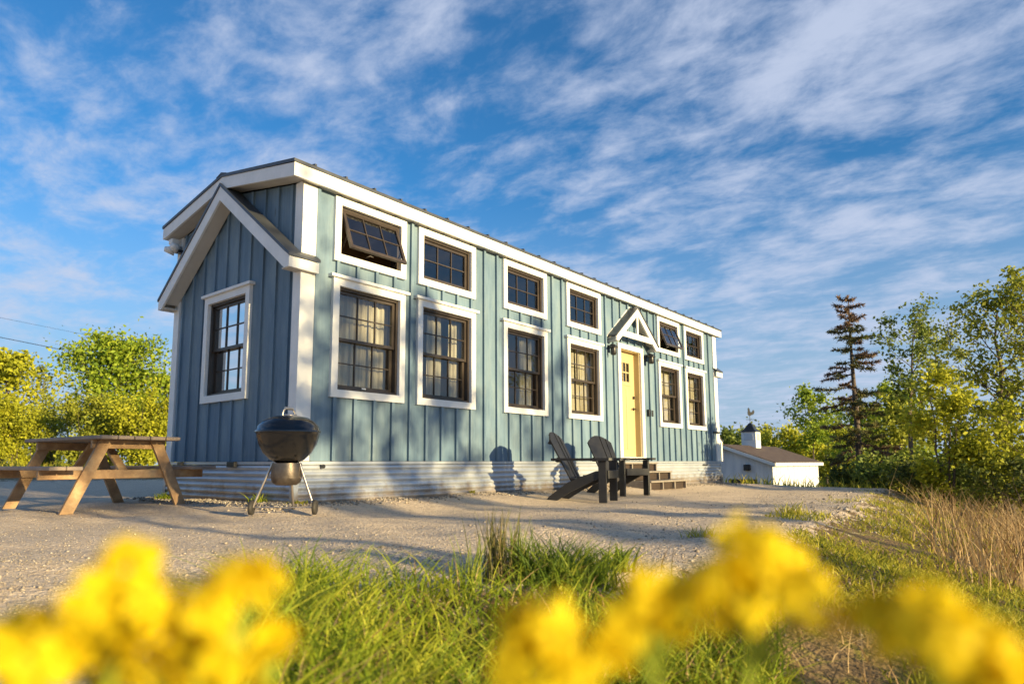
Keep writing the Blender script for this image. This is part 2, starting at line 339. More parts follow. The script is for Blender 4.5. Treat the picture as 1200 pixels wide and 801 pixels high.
# coarser edging stones along the skirting
n = 2600; t = rs.uniform(-.45, 12, n); w = np.abs(rs.normal(0,.17,n))+.04
px = t; py = -w; m = t < .0
P.append(np.stack([px,py,gz(px,py)+.006],-1)); SZ.append(rs.uniform(.008,.022,n))
n = 900; py = rs.uniform(-.3,3.2,n); px = -np.abs(rs.normal(0,.2,n))-.04
P.append(np.stack([px,py,gz(px,py)+.006],-1)); SZ.append(rs.uniform(.008,.024,n))
n = 5200; px = rs.uniform(-3,12,n); s_e = rs.normal(.25,.42,n); py = np.interp(px, GX, GY)-s_e; cl_ = np.sin(2.3*px+1)+np.sin(5.1*px)*.6+rs.normal(0,.5,n)
k = cl_ > .1; P.append(np.stack([px,py,gz(px,py)+.004],-1)[k]); SZ.append(rs.lognormal(-4.75,.5,n)[k])
n = 500; px = rs.uniform(-3.2,9,n); py = np.interp(px, GX, GY)+np.abs(rs.normal(0,1.2,n)); k = py < -.3
P.append(np.stack([px,py,gz(px,py)+.004],-1)[k]); SZ.append(rs.uniform(.006,.015,n)[k])
peb = stones('loose_gravel', np.concatenate(P), np.concatenate(SZ), 5); stuff(peb)
peb['label'] = 'loose beige and grey stones scattered over the gravel yard'; peb['category'] = 'gravel'

# ------------------------------------------------------------------ tiny house
LEN, WID = 11.41, 2.88
SK, EAVE = .44, 3.41           # skirting top, underside of the eave
house = thing('tiny_house', 'long blue green board and batten tiny house with white trim and a yellow door', 'tiny house')
T = .14                        # wall thickness
UZ, LZ = (3.389, 2.652), (2.457, 1.13)
WX = [(.382,1.445),(1.655,2.735),(3.349,4.431),(4.998,6.08),(8.312,9.363),(9.613,10.652)]
CAS = .085
def holes_front():
    h = []
    for a, b in WX:
        h.append((a+CAS, b-CAS, UZ[1]+CAS, UZ[0]-CAS)); h.append((a+CAS, b-CAS, LZ[1]+CAS, LZ[0]-CAS))
    h.append((6.78, 7.555, .50, 2.52)); return h
EW = (.966, 2.027, 2.46, 1.144)
def wall_grid(mb, u0, u1, z0, z1, holes, put, t):
    us = sorted({u0, u1, *[h[0] for h in holes], *[h[1] for h in holes]}); zs = sorted({z0, z1, *[h[2] for h in holes], *[h[3] for h in holes]})
    solid = lambda i, j: 0 <= i < len(us)-1 and 0 <= j < len(zs)-1 and not any(h[0] <= (us[i]+us[i+1])/2 <= h[1] and h[2] <= (zs[j]+zs[j+1])/2 <= h[3] for h in holes)
    for i in range(len(us)-1):
        for j in range(len(zs)-1):
            if not solid(i, j): continue
            a, b, c, d = us[i], us[i+1], zs[j], zs[j+1]
            for tt in (0, t): mb.add([put(a,tt,c), put(b,tt,c), put(b,tt,d), put(a,tt,d)], [(0,1,2,3)])
            for di, dj, q in ((-1,0,(a,c,a,d)),(1,0,(b,c,b,d)),(0,-1,(a,c,b,c)),(0,1,(a,d,b,d))):
                if not solid(i+di, j+dj): mb.add([put(q[0],0,q[1]),put(q[0],t,q[1]),put(q[2],t,q[3]),put(q[2],0,q[3])], [(0,1,2,3)])
def batten_spans(u, holes, z0, z1, pad):
    cuts = sorted([(h[2]-pad, h[3]+pad) for h in holes if h[0]-pad-.02 < u < h[1]+pad+.02]); out = []; z = z0
    for a, b in cuts:
        if a > z+.02: out.append((z, a))
        z = max(z, b)
    if z1 > z+.02: out.append((z, z1))
    return out
def rz_(y): return 3.59 + .28*(1-abs(y-WID/2)/1.55)       # top of the roof across the house
# front wall
w = MB(); H = holes_front(); wall_grid(w, 0.001, LEN-.001, SK, EAVE+.13, H, lambda u,t,z: (u,t,z), T)
HB = [(a-CAS, b+CAS, c, d) for a, b, c, d in H[:-1]]
for k in range(0, 41):
    u = .17+.277*k
    if u > LEN-.2: break
    if 6.66 < u < 7.7:
        sp = batten_spans(u, [(6.6,7.75,.4,2.64)], SK+.004, EAVE, 0)
    else:
        sp = []
        for a, b in batten_spans(u, [(h[0]+CAS-.02, h[1]-CAS+.02, h[2]-CAS, h[3]+CAS) for h in HB], SK+.004, EAVE, .0): sp.append((a, b))
    for a, b in sp: w.box((u-.02, -.036, a), (u+.02, .002, b))
w.build('wall', M['siding'], house, fix=False)
# back wall
w = MB(); wall_grid(w, 0.001, LEN-.001, SK, EAVE+.13, [], lambda u,t,z: (u,WID-t,z), T)
for k in range(0, 41):
    u = .17+.277*k
    if u < LEN-.2: w.box((u-.02, WID-.002, SK+.004), (u+.02, WID+.024, EAVE))
w.build('wall', M['siding'], house, fix=False)
# end walls
for side in (0, 1):
    X0 = 0 if side == 0 else LEN; sg = 1 if side == 0 else -1
    hs = [(EW[0]+CAS, EW[1]-CAS, EW[3]+CAS, EW[2]-CAS)] if side == 0 else []
    w = MB(); wall_grid(w, T+.001, WID-T-.001, SK, EAVE, hs, lambda u,t,z: (X0+sg*t,u,z), T)
    w.prism([(0.002,EAVE+.0005),(WID-.002,EAVE+.0005),(WID-.002,rz_(0)-.19),(WID/2,rz_(WID/2)-.19),(0.002,rz_(0)-.19)], (X0+sg*.0015, X0+sg*T), 0)
    for a, b in ((.0015, T+.001),(WID-T-.001, WID-.0015)):
        w.box((X0+sg*.0005, a, SK), (X0+sg*T, b, EAVE))
    for k in range(0, 11):
        u = .24+.2765*k-.038
        if u > WID-.14: break
        ht = rz_(u)-.2
        for a, b in batten_spans(u, [(EW[0]-.02,EW[1]+.02,EW[3],EW[2])] if side == 0 else [], SK+.004, ht, 0):
            w.box((X0-sg*.024, u-.02, a), (X0+sg*.002, u+.02, b))
    w.build('wall', M['siding'], house, fix=False)
# corner boards
for X0, sx in ((0,1),(LEN,-1)):
    for Y0, sy in ((0,1),(WID,-1)):
        c = MB(); c.box((X0-sx*.028, Y0-sy*.028, SK+.002), (X0+sx*.165, Y0, EAVE-.002)); c.box((X0-sx*.028, Y0, SK+.002), (X0, Y0+sy*.115, EAVE+.02))
        c.build('corner_board', M['white'], house)
# interior
l = MB(); 
l.add([(T+.02,.30,.5),(LEN-T-.02,.30,.5),(LEN-T-.02,WID-T-.02,.5),(T+.02,WID-T-.02,.5)], [(0,1,2,3)])
l.add([(T+.02,WID-T-.02,.5),(LEN-T-.02,WID-T-.02,.5),(LEN-T-.02,WID-T-.02,3.4),(T+.02,WID-T-.02,3.4)], [(0,1,2,3)])
l.add([(T+.02,.16,3.4),(LEN-T-.02,.16,3.4),(LEN-T-.02,WID-T-.02,3.4),(T+.02,WID-T-.02,3.4)], [(0,1,2,3)])
for xx in (2.95, 6.3, 8.0):
    l.add([(xx,.2,.5),(xx,WID-T-.02,.5),(xx,WID-T-.02,3.4),(xx,.2,3.4)], [(0,1,2,3)])
l.build('interior_lining', M['lining'], house, fix=False)

# main roof
OX, OY = .2, .11
roof = MB()
for s in (-1, 1):
    ye = WID/2+s*(WID/2+OY+.012); zt, zr = 3.592, 3.872
    roof.prism([(WID/2, zr), (ye, zt), (ye, zt-.035), (WID/2, zr-.035)], (-OX-.012, LEN+OX+.012), 0)
    k = 0; x = .05
    while x < LEN+.1:
        roof.prism([(WID/2+s*.02, zr+.022), (ye+s*.003, zt+.022), (ye+s*.003, zt-.002), (WID/2+s*.02, zr-.002)], (x-.012, x+.012), 0); x += .41
roof.prism([(WID/2-.12, 3.855), (WID/2, 3.892), (WID/2+.12, 3.855), (WID/2, 3.87)], (-OX-.016, LEN+OX+.016), 0)
rf = roof.build('roof', M['metal_roof'], house)
for s in (-1, 1):
    ye = WID/2+s*(WID/2+OY)
    MB().box((-OX, ye-s*.028, EAVE), (LEN+OX, ye, 3.556)).build('fascia', M['white'], rf)
for X0, sx in ((-OX,1),(LEN+OX,-1)):
    r = MB()
    for s in (-1, 1):
        ye = WID/2+s*(WID/2+OY-.029)
        r.prism([(WID/2, 3.836), (ye, 3.557), (ye, EAVE+.001), (WID/2, 3.69)], (X0+sx*.001, X0+sx*.028), 0)
    r.build('rake_board', M['white'], rf)
s_ = MB()
for X0, X1 in ((-OX+.03, -.001), (LEN+.001, LEN+OX-.03)):
    for s in (-1, 1):
        ye = WID/2+s*(WID/2+OY-.03)
        s_.prism([(WID/2, 3.715), (ye, EAVE+.028), (ye, EAVE+.012), (WID/2, 3.70)], (X0, X1), 0)
for s in (-1, 1):
    a, b = (-OY+.03, -.001) if s < 0 else (WID+.001, WID+OY-.03)
    s_.box((0.0, a, EAVE+.012), (LEN, b, EAVE+.026))
s_.build('soffit', M['soffit'], rf)

# steep gable hoods on both end walls
def gable(X0, sg):
    xo = X0-sg*.213
    mb = MB(); PK, EV = 3.72, 2.545; yl, yr = -.092, WID+.092; sl = (PK-EV)/(WID/2+.092)
    for s, ye in ((-1, yl), (1, yr)):
        y0 = 0 if s < 0 else WID; z0 = PK-sl*abs(y0-WID/2)
        mb.prism([(WID/2, PK+.04), (y0, z0+.04), (y0, z0), (WID/2, PK)], (xo-sg*.012, X0-sg*.03), 0)
        mb.prism([(y0-s*.0, z0+.04), (ye+s*.01, EV+.032), (ye+s*.01, EV), (y0, z0)], (xo-sg*.012, X0+sg*.165), 0)
    g = mb.build('gable_roof', M['metal_roof'], house)
    f = MB()
    for s, ye in ((-1, yl), (1, yr)):
        y0 = 0 if s < 0 else WID
        ym = ye-s*.16; zm = PK-sl*abs(ym-WID/2)
        f.prism([(WID/2, PK-.002), (ye-s*.001, EV-.002), (ye-s*.001, EV-.115), (ye-s*.09, EV-.115), (WID/2, PK-.175)], (xo, xo+sg*.026), 0)
        f.box((xo+sg*.0265, ye-s*.001, EV-.115), (X0+sg*.153, ye-s*.026, EV-.004))
    f.build('fascia', M['white'], g)
    so = MB()
    for s, ye in ((-1, yl), (1, yr)):
        y0 = 0 if s < 0 else WID
        so.prism([(WID/2, PK-.15), (y0-s*.06, PK-sl*(WID/2-.06)-.15), (y0-s*.06, PK-sl*(WID/2-.06)-.165), (WID/2, PK-.165)], (xo+sg*.0265, X0-sg*.026), 0)
        so.box((xo+sg*.0265, ye-s*.027, EV-.11), (X0-sg*.0285, y0-s*.08, EV-.095))
        so.box((X0-sg*.028, ye-s*.027, EV-.11), (X0+sg*.15, y0+s*.03, EV-.095))
    so.build('soffit', M['soffit'], g)
gable(0, 1); gable(LEN, -1)

# corrugated skirting
def corr(p0, p1, nrm, name='skirting'):
    zs = np.arange(-.216, .405, .005625); n = len(zs); V = []; a = np.array(p0, float); b = np.array(p1, float)
    for p in (a, b):
        for z in zs:
            o = .002+.032*abs(math.sin(math.pi*z/.0675))**.6
            V.append((p[0]+nrm[0]*o, p[1]+nrm[1]*o, z))
    F = [(i, i+n, i+n+1, i+1) for i in range(n-1)]
    o = np_mesh(name, V, F, M['galv'], house, smooth=True)
    t = MB(); q = [a+np.array(nrm)*.034, b+np.array(nrm)*.034]
    lo = np.minimum(np.minimum(a, b), np.minimum(*q)); hi = np.maximum(np.maximum(a, b), np.maximum(*q))
    t.box((lo[0], lo[1], .405), (hi[0], hi[1], SK-.003)); t.build('top_flashing', M['galv'], o)
corr((0,0),(LEN,0),(0,-1)); corr((0,WID),(LEN,WID),(0,1)); corr((0,0),(0,WID),(-1,0)); corr((LEN,0),(LEN,WID),(1,0))
for X0, sx in ((0,1),(LEN,-1)):
    for Y0, sy in ((0,1),(WID,-1)):
        c = MB(); c.box((X0-sx*.036, Y0-sy*.036, -.2), (X0+sx*.025, Y0-sy*.03, .404)); c.box((X0-sx*.036, Y0-sy*.03, -.2), (X0-sx*.03, Y0+sy*.025, .404))
        c.build('skirting_corner', M['galv'], house)
for yy, w_ in ((1.16,.17),(2.42,.10)):
    MB().bevbox((-.075, yy-w_/2, .375), (-.036, yy+w_/2, .437), .005).build('frame_bracket', M['black'], house)

# windows ---------------------------------------------------------------
def put_front(u, d, z): return (u, d, z)       # d: depth into the wall (negative is proud)
def put_end(u, d, z): return (d, u, z)
def fbox(mb, put, u0, u1, d0, d1, z0, z1): mb.box(put(u0,d0,z0), put(u1,d1,z1))
def curtain(put, u0, u1, z0, z1, d, parent, seed):
    r = random.Random(seed); n = 46; V = []; ph = r.uniform(0,6); fq = r.uniform(55,80)
    for j in range(9):
        z = z1+(z0-z1)*j/8
        for i in range(n):
            u = u0+(u1-u0)*i/(n-1)
            V.append(put(u, d+.016*math.sin(fq*(u-u0)+ph+.25*j*.3)+.008*math.sin(2.3*fq*u+j*.5), z))
    F = [(j*n+i, j*n+i+1, (j+1)*n+i+1, (j+1)*n+i) for j in range(8) for i in range(n-1)]
    np_mesh('curtain', V, F, M['curtain'], parent, smooth=True)
def casing(put, a, b, zt, zb, cap, parent):
    c = MB(); th = -.044
    fbox(c, put, a, a+CAS, th, -.0005, zb, zt); fbox(c, put, b-CAS, b, th, -.0005, zb, zt)
    fbox(c, put, a+CAS, b-CAS, th, -.0005, zt-CAS, zt); fbox(c, put, a+CAS, b-CAS, th, -.0005, zb, zb+CAS)
    if cap: fbox(c, put, a-.045, b+.045, -.075, -.0005, zt+.001, zt+.034)
    c.build('casing', M['white'], parent)
def sash_mb(mb, put, u0, u1, z0, z1, d, fr=.038, cols=3, rows=2, mun=.014):
    fbox(mb, put, u0, u0+fr, d, d+.03, z0, z1); fbox(mb, put, u1-fr, u1, d, d+.03, z0, z1)
    fbox(mb, put, u0+fr, u1-fr, d, d+.03, z0, z0+fr); fbox(mb, put, u0+fr, u1-fr, d, d+.03, z1-fr, z1)
    for i in range(1, cols):
        u = u0+fr+(u1-u0-2*fr)*i/cols; fbox(mb, put, u-mun/2, u+mun/2, d+.004, d+.024, z0+fr, z1-fr)
    for j in range(1, rows):
        z = z0+fr+(z1-z0-2*fr)*j/rows; fbox(mb, put, u0+fr, u1-fr, d+.006, d+.022, z-mun/2, z+mun/2)
def pane_mb(mb, put, u0, u1, z0, z1, d):
    mb.add([put(u0,d,z0), put(u1,d,z0), put(u1,d,z1), put(u0,d,z1)], [(0,1,2,3)])
def frame_mb(put, a, b, zt, zb):
    mb = MB(); f = .028
    fbox(mb, put, a, a+f, .004, .125, zb, zt); fbox(mb, put, b-f, b, .004, .125, zb, zt)
    fbox(mb, put, a+f, b-f, .004, .125, zt-f, zt); fbox(mb, put, a+f, b-f, .004, .125, zb, zb+f)
    return mb, a+f, b-f, zt-f, zb+f
def hung_window(put, a, b, zt, zb, curtains, seed, cols=3):
    ia, ib, it, ib_ = a+CAS, b-CAS, zt-CAS, zb+CAS
    mb, u0, u1, z1, z0 = frame_mb(put, ia, ib, it, ib_)
    zm = (z0+z1)/2
    sash_mb(mb, put, u0, u1, zm-.02, z1, .035, .034, cols); sash_mb(mb, put, u0, u1, z0, zm+.02, .072, .04, cols)
    o = mb.build('window', M['bronze'], house)
    casing(put, a, b, zt, zb, True, o)
    p = MB(); pane_mb(p, put, u0+.03, u1-.03, zm+.012, z1-.03, .052); pane_mb(p, put, u0+.036, u1-.036, z0+.036, zm-.016, .088); p.build('pane', M['glass'], o, fix=False)
    for k, (f0, f1) in enumerate(curtains):
        curtain(put, u0+(u1-u0)*f0, u0+(u1-u0)*f1, z0+.03, z1-.005, .185, o, seed*7+k)
    MB().bevbox(*[put((u0+u1)/2+dx, dd, z0+dz) for dx, dd, dz in ((-.03,.06,.012),(.03,.074,.03))], .003).build('sash_lift', M['white'], o) if seed in (1,) else None
    return o
def awning_window(put, a, b, zt, zb, ang, seed):
    ia, ib, it, ib_ = a+CAS, b-CAS, zt-CAS, zb+CAS
    mb, u0, u1, z1, z0 = frame_mb(put, ia, ib, it, ib_)
    if ang == 0:
        sash_mb(mb, put, u0, u1, z0, z1, .03)
        o = mb.build('window', M['bronze'], house); p = MB(); pane_mb(p, put, u0+.03, u1-.03, z0+.03, z1-.03, .046); p.build('pane', M['glass'], o, fix=False)
    else:
        mb.tube([put((u0+u1)/2-.05,.02,z0+.03), put((u0+u1)/2-.02,-.02,z0+.055), put((u0+u1)/2+.03,-.02,z0+.05)], .008)
        for q in (u0+.02, u1-.02):
            mb.bar(put(q,.03,z0+.03), put(q, -.5*(z1-z0)*math.sin(ang)*1.25, z1-(z1-z0)*.62*math.cos(ang)), .012, .012, (1,0,0), 0)
        o = mb.build('window', M['bronze'], house); ca, sa = math.cos(ang), math.sin(ang)
        def rot(u, dd, z):           # hinged at the top edge, bottom swung outwards
            h = z1-z; return put(u, .0+dd*ca - h*sa, z1 - h*ca - dd*sa)
        sm = MB(); bx = MB(); sash_mb(bx, lambda u,dd,z: (u,dd,z), u0+.004, u1-.004, z0, z1-.004, .0)
        sm.add([rot(*v) for v in bx.v], bx.f); sm.build('sash', M['bronze'], o)
        p = MB(); p.add([rot(u0+.03,.014,z0+.03), rot(u1-.03,.014,z0+.03), rot(u1-.03,.014,z1-.03), rot(u0+.03,.014,z1-.03)], [(0,1,2,3)]); p.build('pane', M['glass'], o, fix=False)
    casing(put, a, b, zt, zb, False, o)
    return o
CUR = [[(-.02,.34),(.33,.68),(.66,1.02)], [(-.02,.2),(.3,.62),(.78,1.02)], [(-.02,.24),(.62,1.02)], [(-.02,.5),(.52,1.02)], [(-.02,.52),(.5,1.02)], [(-.02,.4),(.55,1.02)]]
for i, (a, b) in enumerate(WX):
    hung_window(put_front, a, b, LZ[0], LZ[1], CUR[i], i+1)
    awning_window(put_front, a, b, UZ[0], UZ[1], R(21) if i in (0, 4) else 0, i)
hung_window(put_end, EW[0], EW[1], EW[2], EW[3], [(-.02,.35)], 9)

# door ------------------------------------------------------------------
D0, D1, DZ0, DZ1 = 6.80, 7.535, .515, 2.505
d_ = MB(); lx = [6.985, 7.10, 7.235, 7.35]; DY = .112
lit = [(6.99,7.345,1.94,2.30)]
wall_grid(d_, D0, D1, DZ0, DZ1, lit, lambda u,t,z: (u, DY+t, z), .04)
for i in (1, 2): u = 6.99+.355*i/3; d_.box((u-.012, DY+.004, 1.94), (u+.012, DY+.036, 2.30))
d_.box((6.99, DY+.006, 2.108), (7.345, DY+.034, 2.132))
for a, b in ((6.90,7.14),(7.20,7.44)):       # two raised plank panels below
    d_.bevbox((a, DY-.008, .66), (b, DY+.002, 1.80), .006)
d_.box((6.93, DY-.012, 1.865), (7.405, DY+.001, 1.905))
door = d_.build('door', M['door'], house, fix=False)
p = MB(); pane_mb(p, put_front, 6.985, 7.35, 1.935, 2.305, DY+.02); p.build('pane', M['glass'], door, fix=False)
k = MB(); k.tube([(7.47,DY-.001,1.43),(7.47,DY-.05,1.43)], .012); k.tube([(7.47,DY-.045,1.43),(7.37,DY-.05,1.43)], .011); k.tube([(7.47,DY+.0,1.43),(7.47,DY-.012,1.43)], .03, 16); k.build('handle', M['black'], door)
k = MB(); k.tube([(7.47,DY+.0,1.65),(7.47,DY-.025,1.65)], .03, 16); k.build('deadbolt', M['black'], door)
j = MB(); j.box((7.536, .003, .5), (7.554, .139, 2.52)); j.box((6.781, .003, .5), (6.799, .139, 2.52)); j.box((6.80, .003, 2.506), (7.535, .139, 2.519)); j.build('door_jamb', M['door'], house)
c = MB(); c.box((6.675,-.038,.455),(6.78,-.0005,2.61)); c.box((7.555,-.038,.455),(7.66,-.0005,2.61)); c.box((6.78,-.038,2.52),(7.555,-.0005,2.61)); c.box((6.78,-.05,.455),(7.555,.11,.512)); c.build('door_casing', M['white'], house)

# hood over the door ----------------------------------------------------
hx, hw, hz, he, hd = 7.165, .82, 3.30, 2.665, .2
g = MB()
for s in (-1, 1):
    g.prism([(hx, hz+.045), (hx+s*(hw+.02), he+.03), (hx+s*(hw+.02), he), (hx, hz+.01)], (-hd-.015, -.002), 1)
hood = g.build('door_hood', M['metal_roof'], house)
g = MB()
for s in (-1, 1):
    g.prism([(hx, hz+.008), (hx+s*hw, he-.002), (hx+s*hw, he-.075), (hx+s*(hw-.07), he-.085), (hx, hz-.125)], (-hd, -hd+.03), 1)
g.box((hx-.62, -hd+.004, 2.70), (hx+.62, -hd+.028, 2.805)); g.box((hx-.032, -hd+.006, 2.806), (hx+.032, -hd+.026, hz-.14))
g.build('truss', M['white'], hood)
g = MB()
for s in (-1, 1):
    g.prism([(hx, hz-.005), (hx+s*hw, he-.02), (hx+s*hw, he-.035), (hx, hz-.02)], (-hd+.031, -.002), 1)
    g.box((hx+s*(hw-.09), -hd+.031, he-.09), (hx+s*(hw-.03), -.003, he-.04))
g.build('soffit', M['soffit'], hood)
g = MB()
for s in (-1, 1): g.bar((hx+s*(hw+.035), -.012, he+.01), (hx, -.012, hz+.06), .02, .03, (0,-1,0), 0)
g.build('wall_flashing', M['white'], hood)

# lanterns, outlet, flood light, pipe -----------------------------------
def lantern(x, z):
    b = MB(); b.bevbox((x-.045,-.045,z-.09),(x+.045,-.024,z+.05),.006); b.tube([(x,-.04,z+.02),(x,-.10,z+.06),(x,-.135,z+.05)],.01)
    b.lathe([(0,.075),(.03,.07),(.085,.02),(.085,.008),(.0,.008)],(x,-.135,z-.02),20)
    o = b.build('wall_lantern', M['black'], house)
    s = MB(); s.lathe([(.05,.008),(.055,-.09),(.04,-.12),(0,-.125)],(x,-.135,z-.02),16); s.build('lamp_glass', M['black'], o)
lantern(6.33, 2.46); lantern(7.80, 2.47)
b = MB(); b.bevbox((7.80,-.06,1.31),(7.885,-.002,1.44),.008); b.bevbox((7.94,-.05,1.31),(8.0,-.002,1.43),.008); b.build('outlet_box', M['black'], house)
f = MB(); f.bevbox((-.16,2.80,3.33),(-.06,2.90,3.40),.008)
for s in (-1, 1):
    mtx = Matrix.Translation((-.13,2.85+s*.08,3.27)) @ Matrix.Rotation(R(100), 4, 'Y') @ Matrix.Rotation(s*.5, 4, 'X')
    bm = bmesh.new(); bmesh.ops.create_cone(bm, cap_ends=True, segments=18, radius1=.035, radius2=.065, depth=.12); f.bm(bm, mtx, True)
f.build('flood_light', M['white'], house)
f = MB(); f.box((-.10,2.72,3.20),(-.03,2.80,3.24)); f.build('light_sensor', M['black'], house)
# low service locker on the far end
b = MB(); b.prism([(LEN+.029,SK),(LEN+.42,SK),(LEN+.42,.88),(LEN+.029,1.08)], (.10,1.2), 1); lk = b.build('service_locker', M['siding'], house)
b = MB(); b.box((LEN+.0295,.07,SK-.0),(LEN+.10,.099,1.04)); b.box((LEN+.36,.07,SK),(LEN+.43,.099,.86)); b.bar((LEN+.03,.086,1.07),(LEN+.44,.086,.865),.03,.07,(0,0,1),0); b.build('trim', M['white'], lk)
b = MB(); b.bar((LEN+.03,.65,1.115),(LEN+.47,.65,.905),1.2,.025,(0,0,1),0); b.build('lid', M['metal_roof'], lk)
b = MB(); b.box((11.05,-.05,1.085),(11.40,-.031,1.125)); b.build('hinge_bar', M['black'], house)
b = MB(); b.tube([(10.95,-.075,-.16),(10.95,-.075,.14),(11.36,-.075,.14),(11.36,-.075,-.16)],.016); b.build('supply_pipe', M['galv'], house)
b = MB(); b.box((10.35,-.045,.345),(10.62,-.028,.375)); b.build('vent_slot', M['black'], house)
b = MB(); b.tube([(.30,-.04,.385),(.30,-.075,.385)],.022,12); b.build('hose_bib', M['black'], house)

# ------------------------------------------------------------------ door steps
z0 = float(gz(7.2,-.6))
stp = thing('door_steps', 'three dark wooden steps with pale frames below the yellow door', 'steps', (7.165,-.04,z0))
SP = .158; RY = (-.68,-.38,-.09)
for k in range(3):
    zt = SP*(k+1); y1 = RY[k+1] if k < 2 else -.005
    m = MB(); m.bevbox((-.74,RY[k]-.025,zt-.03),(.74,(RY[k]+y1)/2-.003,zt),.004); m.bevbox((-.74,(RY[k]+y1)/2+.003,zt-.03),(.74,y1-.002,zt),.004); m.build('tread', M['stepgrey'], stp)
    m = MB()
    for i in range(3): m.bevbox((-.70+.475*i,RY[k]+.05,zt-SP+.002),(-.70+.475*i+.45,RY[k]+.07,zt-.031),.003)
    m.build('riser', M['darkwood'], stp)
for i in range(4):
    x = -.72+.48*i
    m = MB(); m.prism([(RY[0],0),(RY[0],SP-.031),(RY[1],SP-.031),(RY[1],2*SP-.031),(RY[2],2*SP-.031),(RY[2],3*SP-.031),(-.004,3*SP-.031),(-.004,0)], (x-.018,x+.018), 0); m.build('stringer', M['stepgrey'], stp)

# ------------------------------------------------------------------ chairs
def chair():
    t = thing('adirondack_chair', 'x', 'chair', (0,0,0), 0, 'black garden chairs in front of the house')
    # local: front at -y
    m = MB()
    for i in range(6):
        y = .0+.078*i; z = .375-.012*i-.006*i; m.bar((-.235,y,z),(.235,y,z),.068,.022,(0,-.22,1))
    m.build('seat', M['chair'], t)
    m = MB(); ca, sa = math.cos(R(27)), math.sin(R(27))
    for i in range(5):
        q = i-2; xb, xt = q*.086, q*.107; arch = lambda a: .715-1.75*(q*.107+a)**2
        pts = [(-.040,0),(.040,0),(.0505,arch(.05)),(.0,arch(0)),(-.0505,arch(-.05))]
        sk = []
        for dd in (0, .02):
            for (a, h) in pts:
                x = xb+(xt-xb)*h/.7+a; sk.append((x, .43+h*sa+dd*ca+abs(q)*-.008, .26+h*ca-dd*sa))
        n = len(pts); m.add(sk, [tuple(range(n)), tuple(range(2*n-1,n-1,-1))]+[(k,k+n,(k+1)%n+n,(k+1)%n) for k in range(n)])
    m.bar((-.25,.43+.30*sa+.035,.26+.30*ca),(.25,.43+.30*sa+.035,.26+.30*ca),.03,.06,(0,-sa,ca)); m.bar((-.2,.43+.56*sa+.035,.26+.56*ca),(.2,.43+.56*sa+.035,.26+.56*ca),.025,.06,(0,-sa,ca))
    m.build('backrest', M['chair'], t)
    for s in (-1, 1):
        m = MB(); m.prism([(-.10+.0,.0),(.0,.0)], (0,1), 0) if False else None
        m.bevbox((s*.262-.016,-.045,0),(s*.262+.016,.055,.515),.004); m.build('leg', M['chair'], t)
        m = MB(); m.prism([(-.05,.30),(-.05,.40),(.10,.385),(.46,.245),(.72,.06),(.76,.0),(.63,.0),(.42,.13),(.10,.28)], (s*.244-.014, s*.244+.014), 0); m.build('side_rail', M['chair'], t)
        m = MB(); x = s*.285
        m.prism([(x-.065,-.10),(x-.04,-.13),(x+.04,-.13),(x+.065,-.10),(x+.06,.30),(x+.03,.66),(x-.03,.66),(x-.05,.30)], (.516,.548), 2); m.build('armrest', M['chair'], t)
    m = MB(); m.bar((-.244,-.06,.345),(.244,-.06,.345),.022,.10); m.build('apron', M['chair'], t)
    return t
ch = chair(); ch.location = (3.50,-1.62,float(gz(3.5,-1.45))+.002); ch.rotation_euler = (0,0,.27)
ch['label'] = 'black slatted garden chair seen side on, the left one before the house wall'
dup(ch, (4.84,-1.28,float(gz(4.84,-1.1))+.002), -.22, 'black slatted garden chair showing its slatted back, in front of the yellow door')

# ------------------------------------------------------------------ kettle grill
gp = (-.462,-.583); g0 = float(gz(*gp))+.002
gr = thing('kettle_grill', 'round black kettle charcoal grill on three silver legs by the house corner', 'grill', (gp[0],gp[1],g0), .12)
rz0 = .735; Rk = .283
m = MB(); m.lathe([(.001,rz0-.285),(.07,rz0-.28),(.15,rz0-.245),(.215,rz0-.18),(.258,rz0-.10),(.278,rz0-.03),(.283,rz0),(.289,rz0+.004),(.289,rz0+.012),(.27,rz0+.01)], n=56); m.build('bowl', M['enamel'], gr)
m = MB(); m.lathe([(.293,rz0+.006),(.293,rz0+.02),(.285,rz0+.024),(.272,rz0+.06),(.235,rz0+.105),(.175,rz0+.14),(.10,rz0+.158),(.03,rz0+.163),(.001,rz0+.164)], n=56); lid = m.build('lid', M['enamel'], gr)
m = MB(); m.lathe([(.07,rz0+.155),(.072,rz0+.172),(.001,rz0+.176)], n=24); m.build('damper', M['alu'], lid)
m = MB(); m.tube([(-.07,0,rz0+.16),(-.062,0,rz0+.205),(-.03,0,rz0+.228),(.03,0,rz0+.228),(.062,0,rz0+.205),(.07,0,rz0+.16)],.009); m.tube([(-.045,0,rz0+.226),(.045,0,rz0+.226)],.014); m.build('handle', M['alu'], lid)
m = MB(); m.lathe([(.13,rz0-.272),(.132,rz0-.30),(.137,rz0-.40),(.125,rz0-.445),(.09,rz0-.47),(.001,rz0-.475)], n=36); m.build('ash_catcher', M['ash'], gr)
dirs = {'front': math.atan2(-.768,.64)+.0}
rt2 = Vector((RT[0],RT[1],0)).normalized(); fw2 = Vector((FW[0],FW[1],0)).normalized()
rot = Matrix.Rotation(-.12, 3, 'Z')
feet = [rot@(-rt2*.285-fw2*.06), rot@(rt2*.275-fw2*.03), rot@(-rt2*.02+fw2*.30)]
